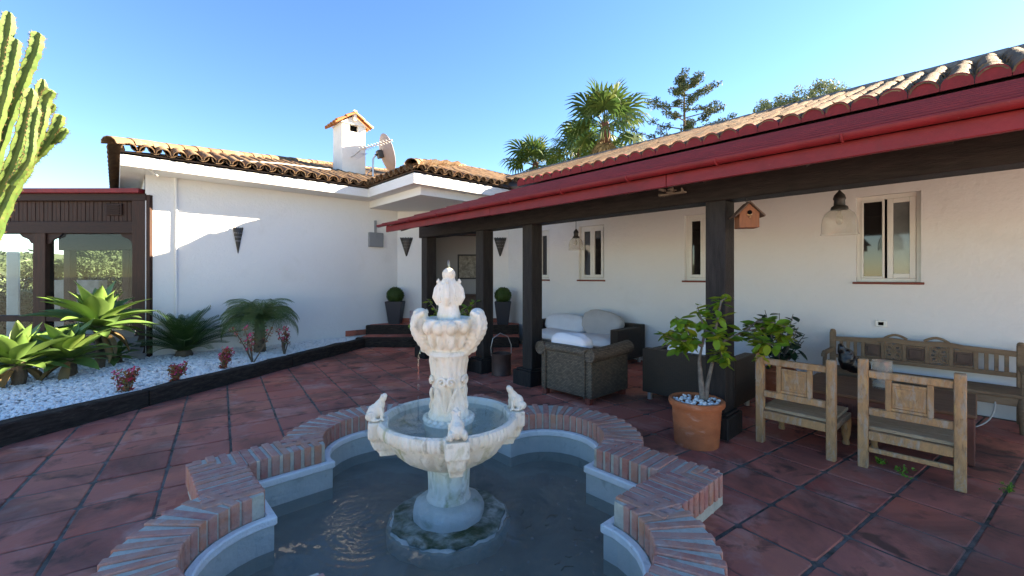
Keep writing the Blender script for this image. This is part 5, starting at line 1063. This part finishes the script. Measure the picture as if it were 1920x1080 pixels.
def conifer(px,pyb,pyt,Y,wid,label,seed,sparse=.4,lo=.42):
    b=Q(px,pyb,Y); t=Q(px,pyt,Y); root=empty('conifer',(b.x,b.y,-.05),label,'tree'); r=random.Random(seed); m=MB(); H=t.z; m.tube([(0,0,0),(.05,0,H*.5),(0,.05,H*.97)],[.22,.15,.03],8); cen=[]
    nb=46
    for i in range(nb):
        f=i/nb; z=H*(lo+(.98-lo)*f); L=wid*(1.05-f)**.8*r.uniform(.45,1.1); 
        if r.random()<sparse*.5: L*=.5
        a=i*2.4+r.uniform(-.4,.4); d=Vector((math.cos(a),math.sin(a),0)); e=d*L+Vector((0,0,z+L*.28)); m.tube([(0,0,z),d*L*.5+Vector((0,0,z+L*.1)),e],[.05*(1-f)+.02,.03,.01],5)
        for k in range(4):
            q=.4+.6*(k+r.random())/4; cen.append(d*L*q+Vector((r.uniform(-.15,.15),r.uniform(-.15,.15),z+L*.28*q*q+r.uniform(-.05,.15))))
    cen.append(Vector((0,0,H))); ob('trunk',m,'bark',root); cloud('crown','conifer',cen,75,(.32,.32,.2),.085,root,aspect=.35,seed=seed); return root
conifer(1284,280,132,25,5.8,'dark open crowned conifer standing behind the long roof',4)
def bush(c,rad,n,label,seed,mt='olive_leaf',name='olive_tree',leaf=.07,cat='tree',per=60):
    root=empty(name,(c[0],c[1],-.05),label,cat); r=random.Random(seed); cz=c[2]; m=MB(); m.tube([(0,0,0),(.1,0,cz*.5),(0,0,cz)],[.2,.15,.06],8); cen=[]
    for i in range(n):
        d=Vector((r.gauss(0,1),r.gauss(0,1),r.gauss(0,1))).normalized(); q=Vector((d.x*rad[0],d.y*rad[0],d.z*rad[1]))*r.uniform(.5,1.)+Vector((0,0,cz)); cen.append(q)
        if i%2==0: m.tube([(0,0,cz*.7),q*.5+Vector((0,0,cz*.4)),q],[.05,.03,.01],5)
    ob('trunk',m,'bark',root); cloud('crown',mt,cen,per,rad[0]*.24,leaf,root,aspect=.4,seed=seed); return root
bush(Q(1530,196,20),(1.35,.95),70,'grey green olive tree rising behind the ridge',1,per=130); bush(Q(1450,214,21),(1.25,.6),46,'lower olive tree beside the taller one behind the ridge',2,per=130)
# trees seen through the conservatory, terrain and hills
for i,(px,py,Y,rx,rz,lb) in enumerate(((40,545,17,1.8,1.6,'leafy garden tree near the white pillar beyond the conservatory'),(-70,530,15,2.,2.,'leafy garden tree beyond the conservatory end'),(215,560,15,1.3,.9,'low round shrub seen through the conservatory glass'),(110,575,13,1.2,.8,'low bright shrub seen beneath the conservatory rail'),(20,590,12,1.2,.8,'low shrub seen through the lower conservatory pane'))):
    bush(Q(px,py,Y),(rx,rz),40,lb,20+i,'olive_leaf' if i%2 else 'conifer','garden_tree',.09,per=60)
for i,(px,pt_,Y,w,lb) in enumerate(((165,468,17,1.3,'broad dark conifer seen through the conservatory glass'),(205,464,18,1.1,'slim dark conifer seen through the conservatory glass'),(236,486,20,1.0,'far conifer at the edge of the conservatory glass'),(118,492,18,1.1,'short conifer beside the broad one seen through the conservatory glass'))):
    cz=conifer(px,640,pt_,Y,w,lb,30+i,0.,.06)
m=MB(); wp=Q(25,600,10.6); m.box((wp.x-.1,wp.y-.1,-.05),(wp.x+.1,wp.y+.1,2.1)); tag(ob('white_pillar',m,'plaster_dull',bevel=.01),'white garden pillar standing beyond the conservatory glass','pillar')
m=MB(); wp=Q(140,560,11.2); m.xf(Matrix()); m.box((-.75,-.12,0),(.75,.12,1.45)); m.xf(T(wp.x,wp.y,-.05)@RZ(YAW)); tag(ob('garden_wall',m,'wall_block',bevel=.01),'grey garden wall block seen through the conservatory glass','wall')
m=MB(); n=90; vs=[]
for i in range(n+1):
    a=R(-30)+R(200)*i/n; h=26+22*noise.noise(Vector((i*.13,3,0)))+9*noise.noise(Vector((i*.4,7,0))); 
    for rr2,hh in ((520,-2),(640,h*.6),(780,h)): vs.append((rr2*math.cos(a),rr2*math.sin(a),hh))
m.add(vs,[(i*3+q,i*3+q+1,(i+1)*3+q+1,(i+1)*3+q) for i in range(n) for q in range(2)]); tag(ob('hills',m,'hill',smooth=60),kind='structure')
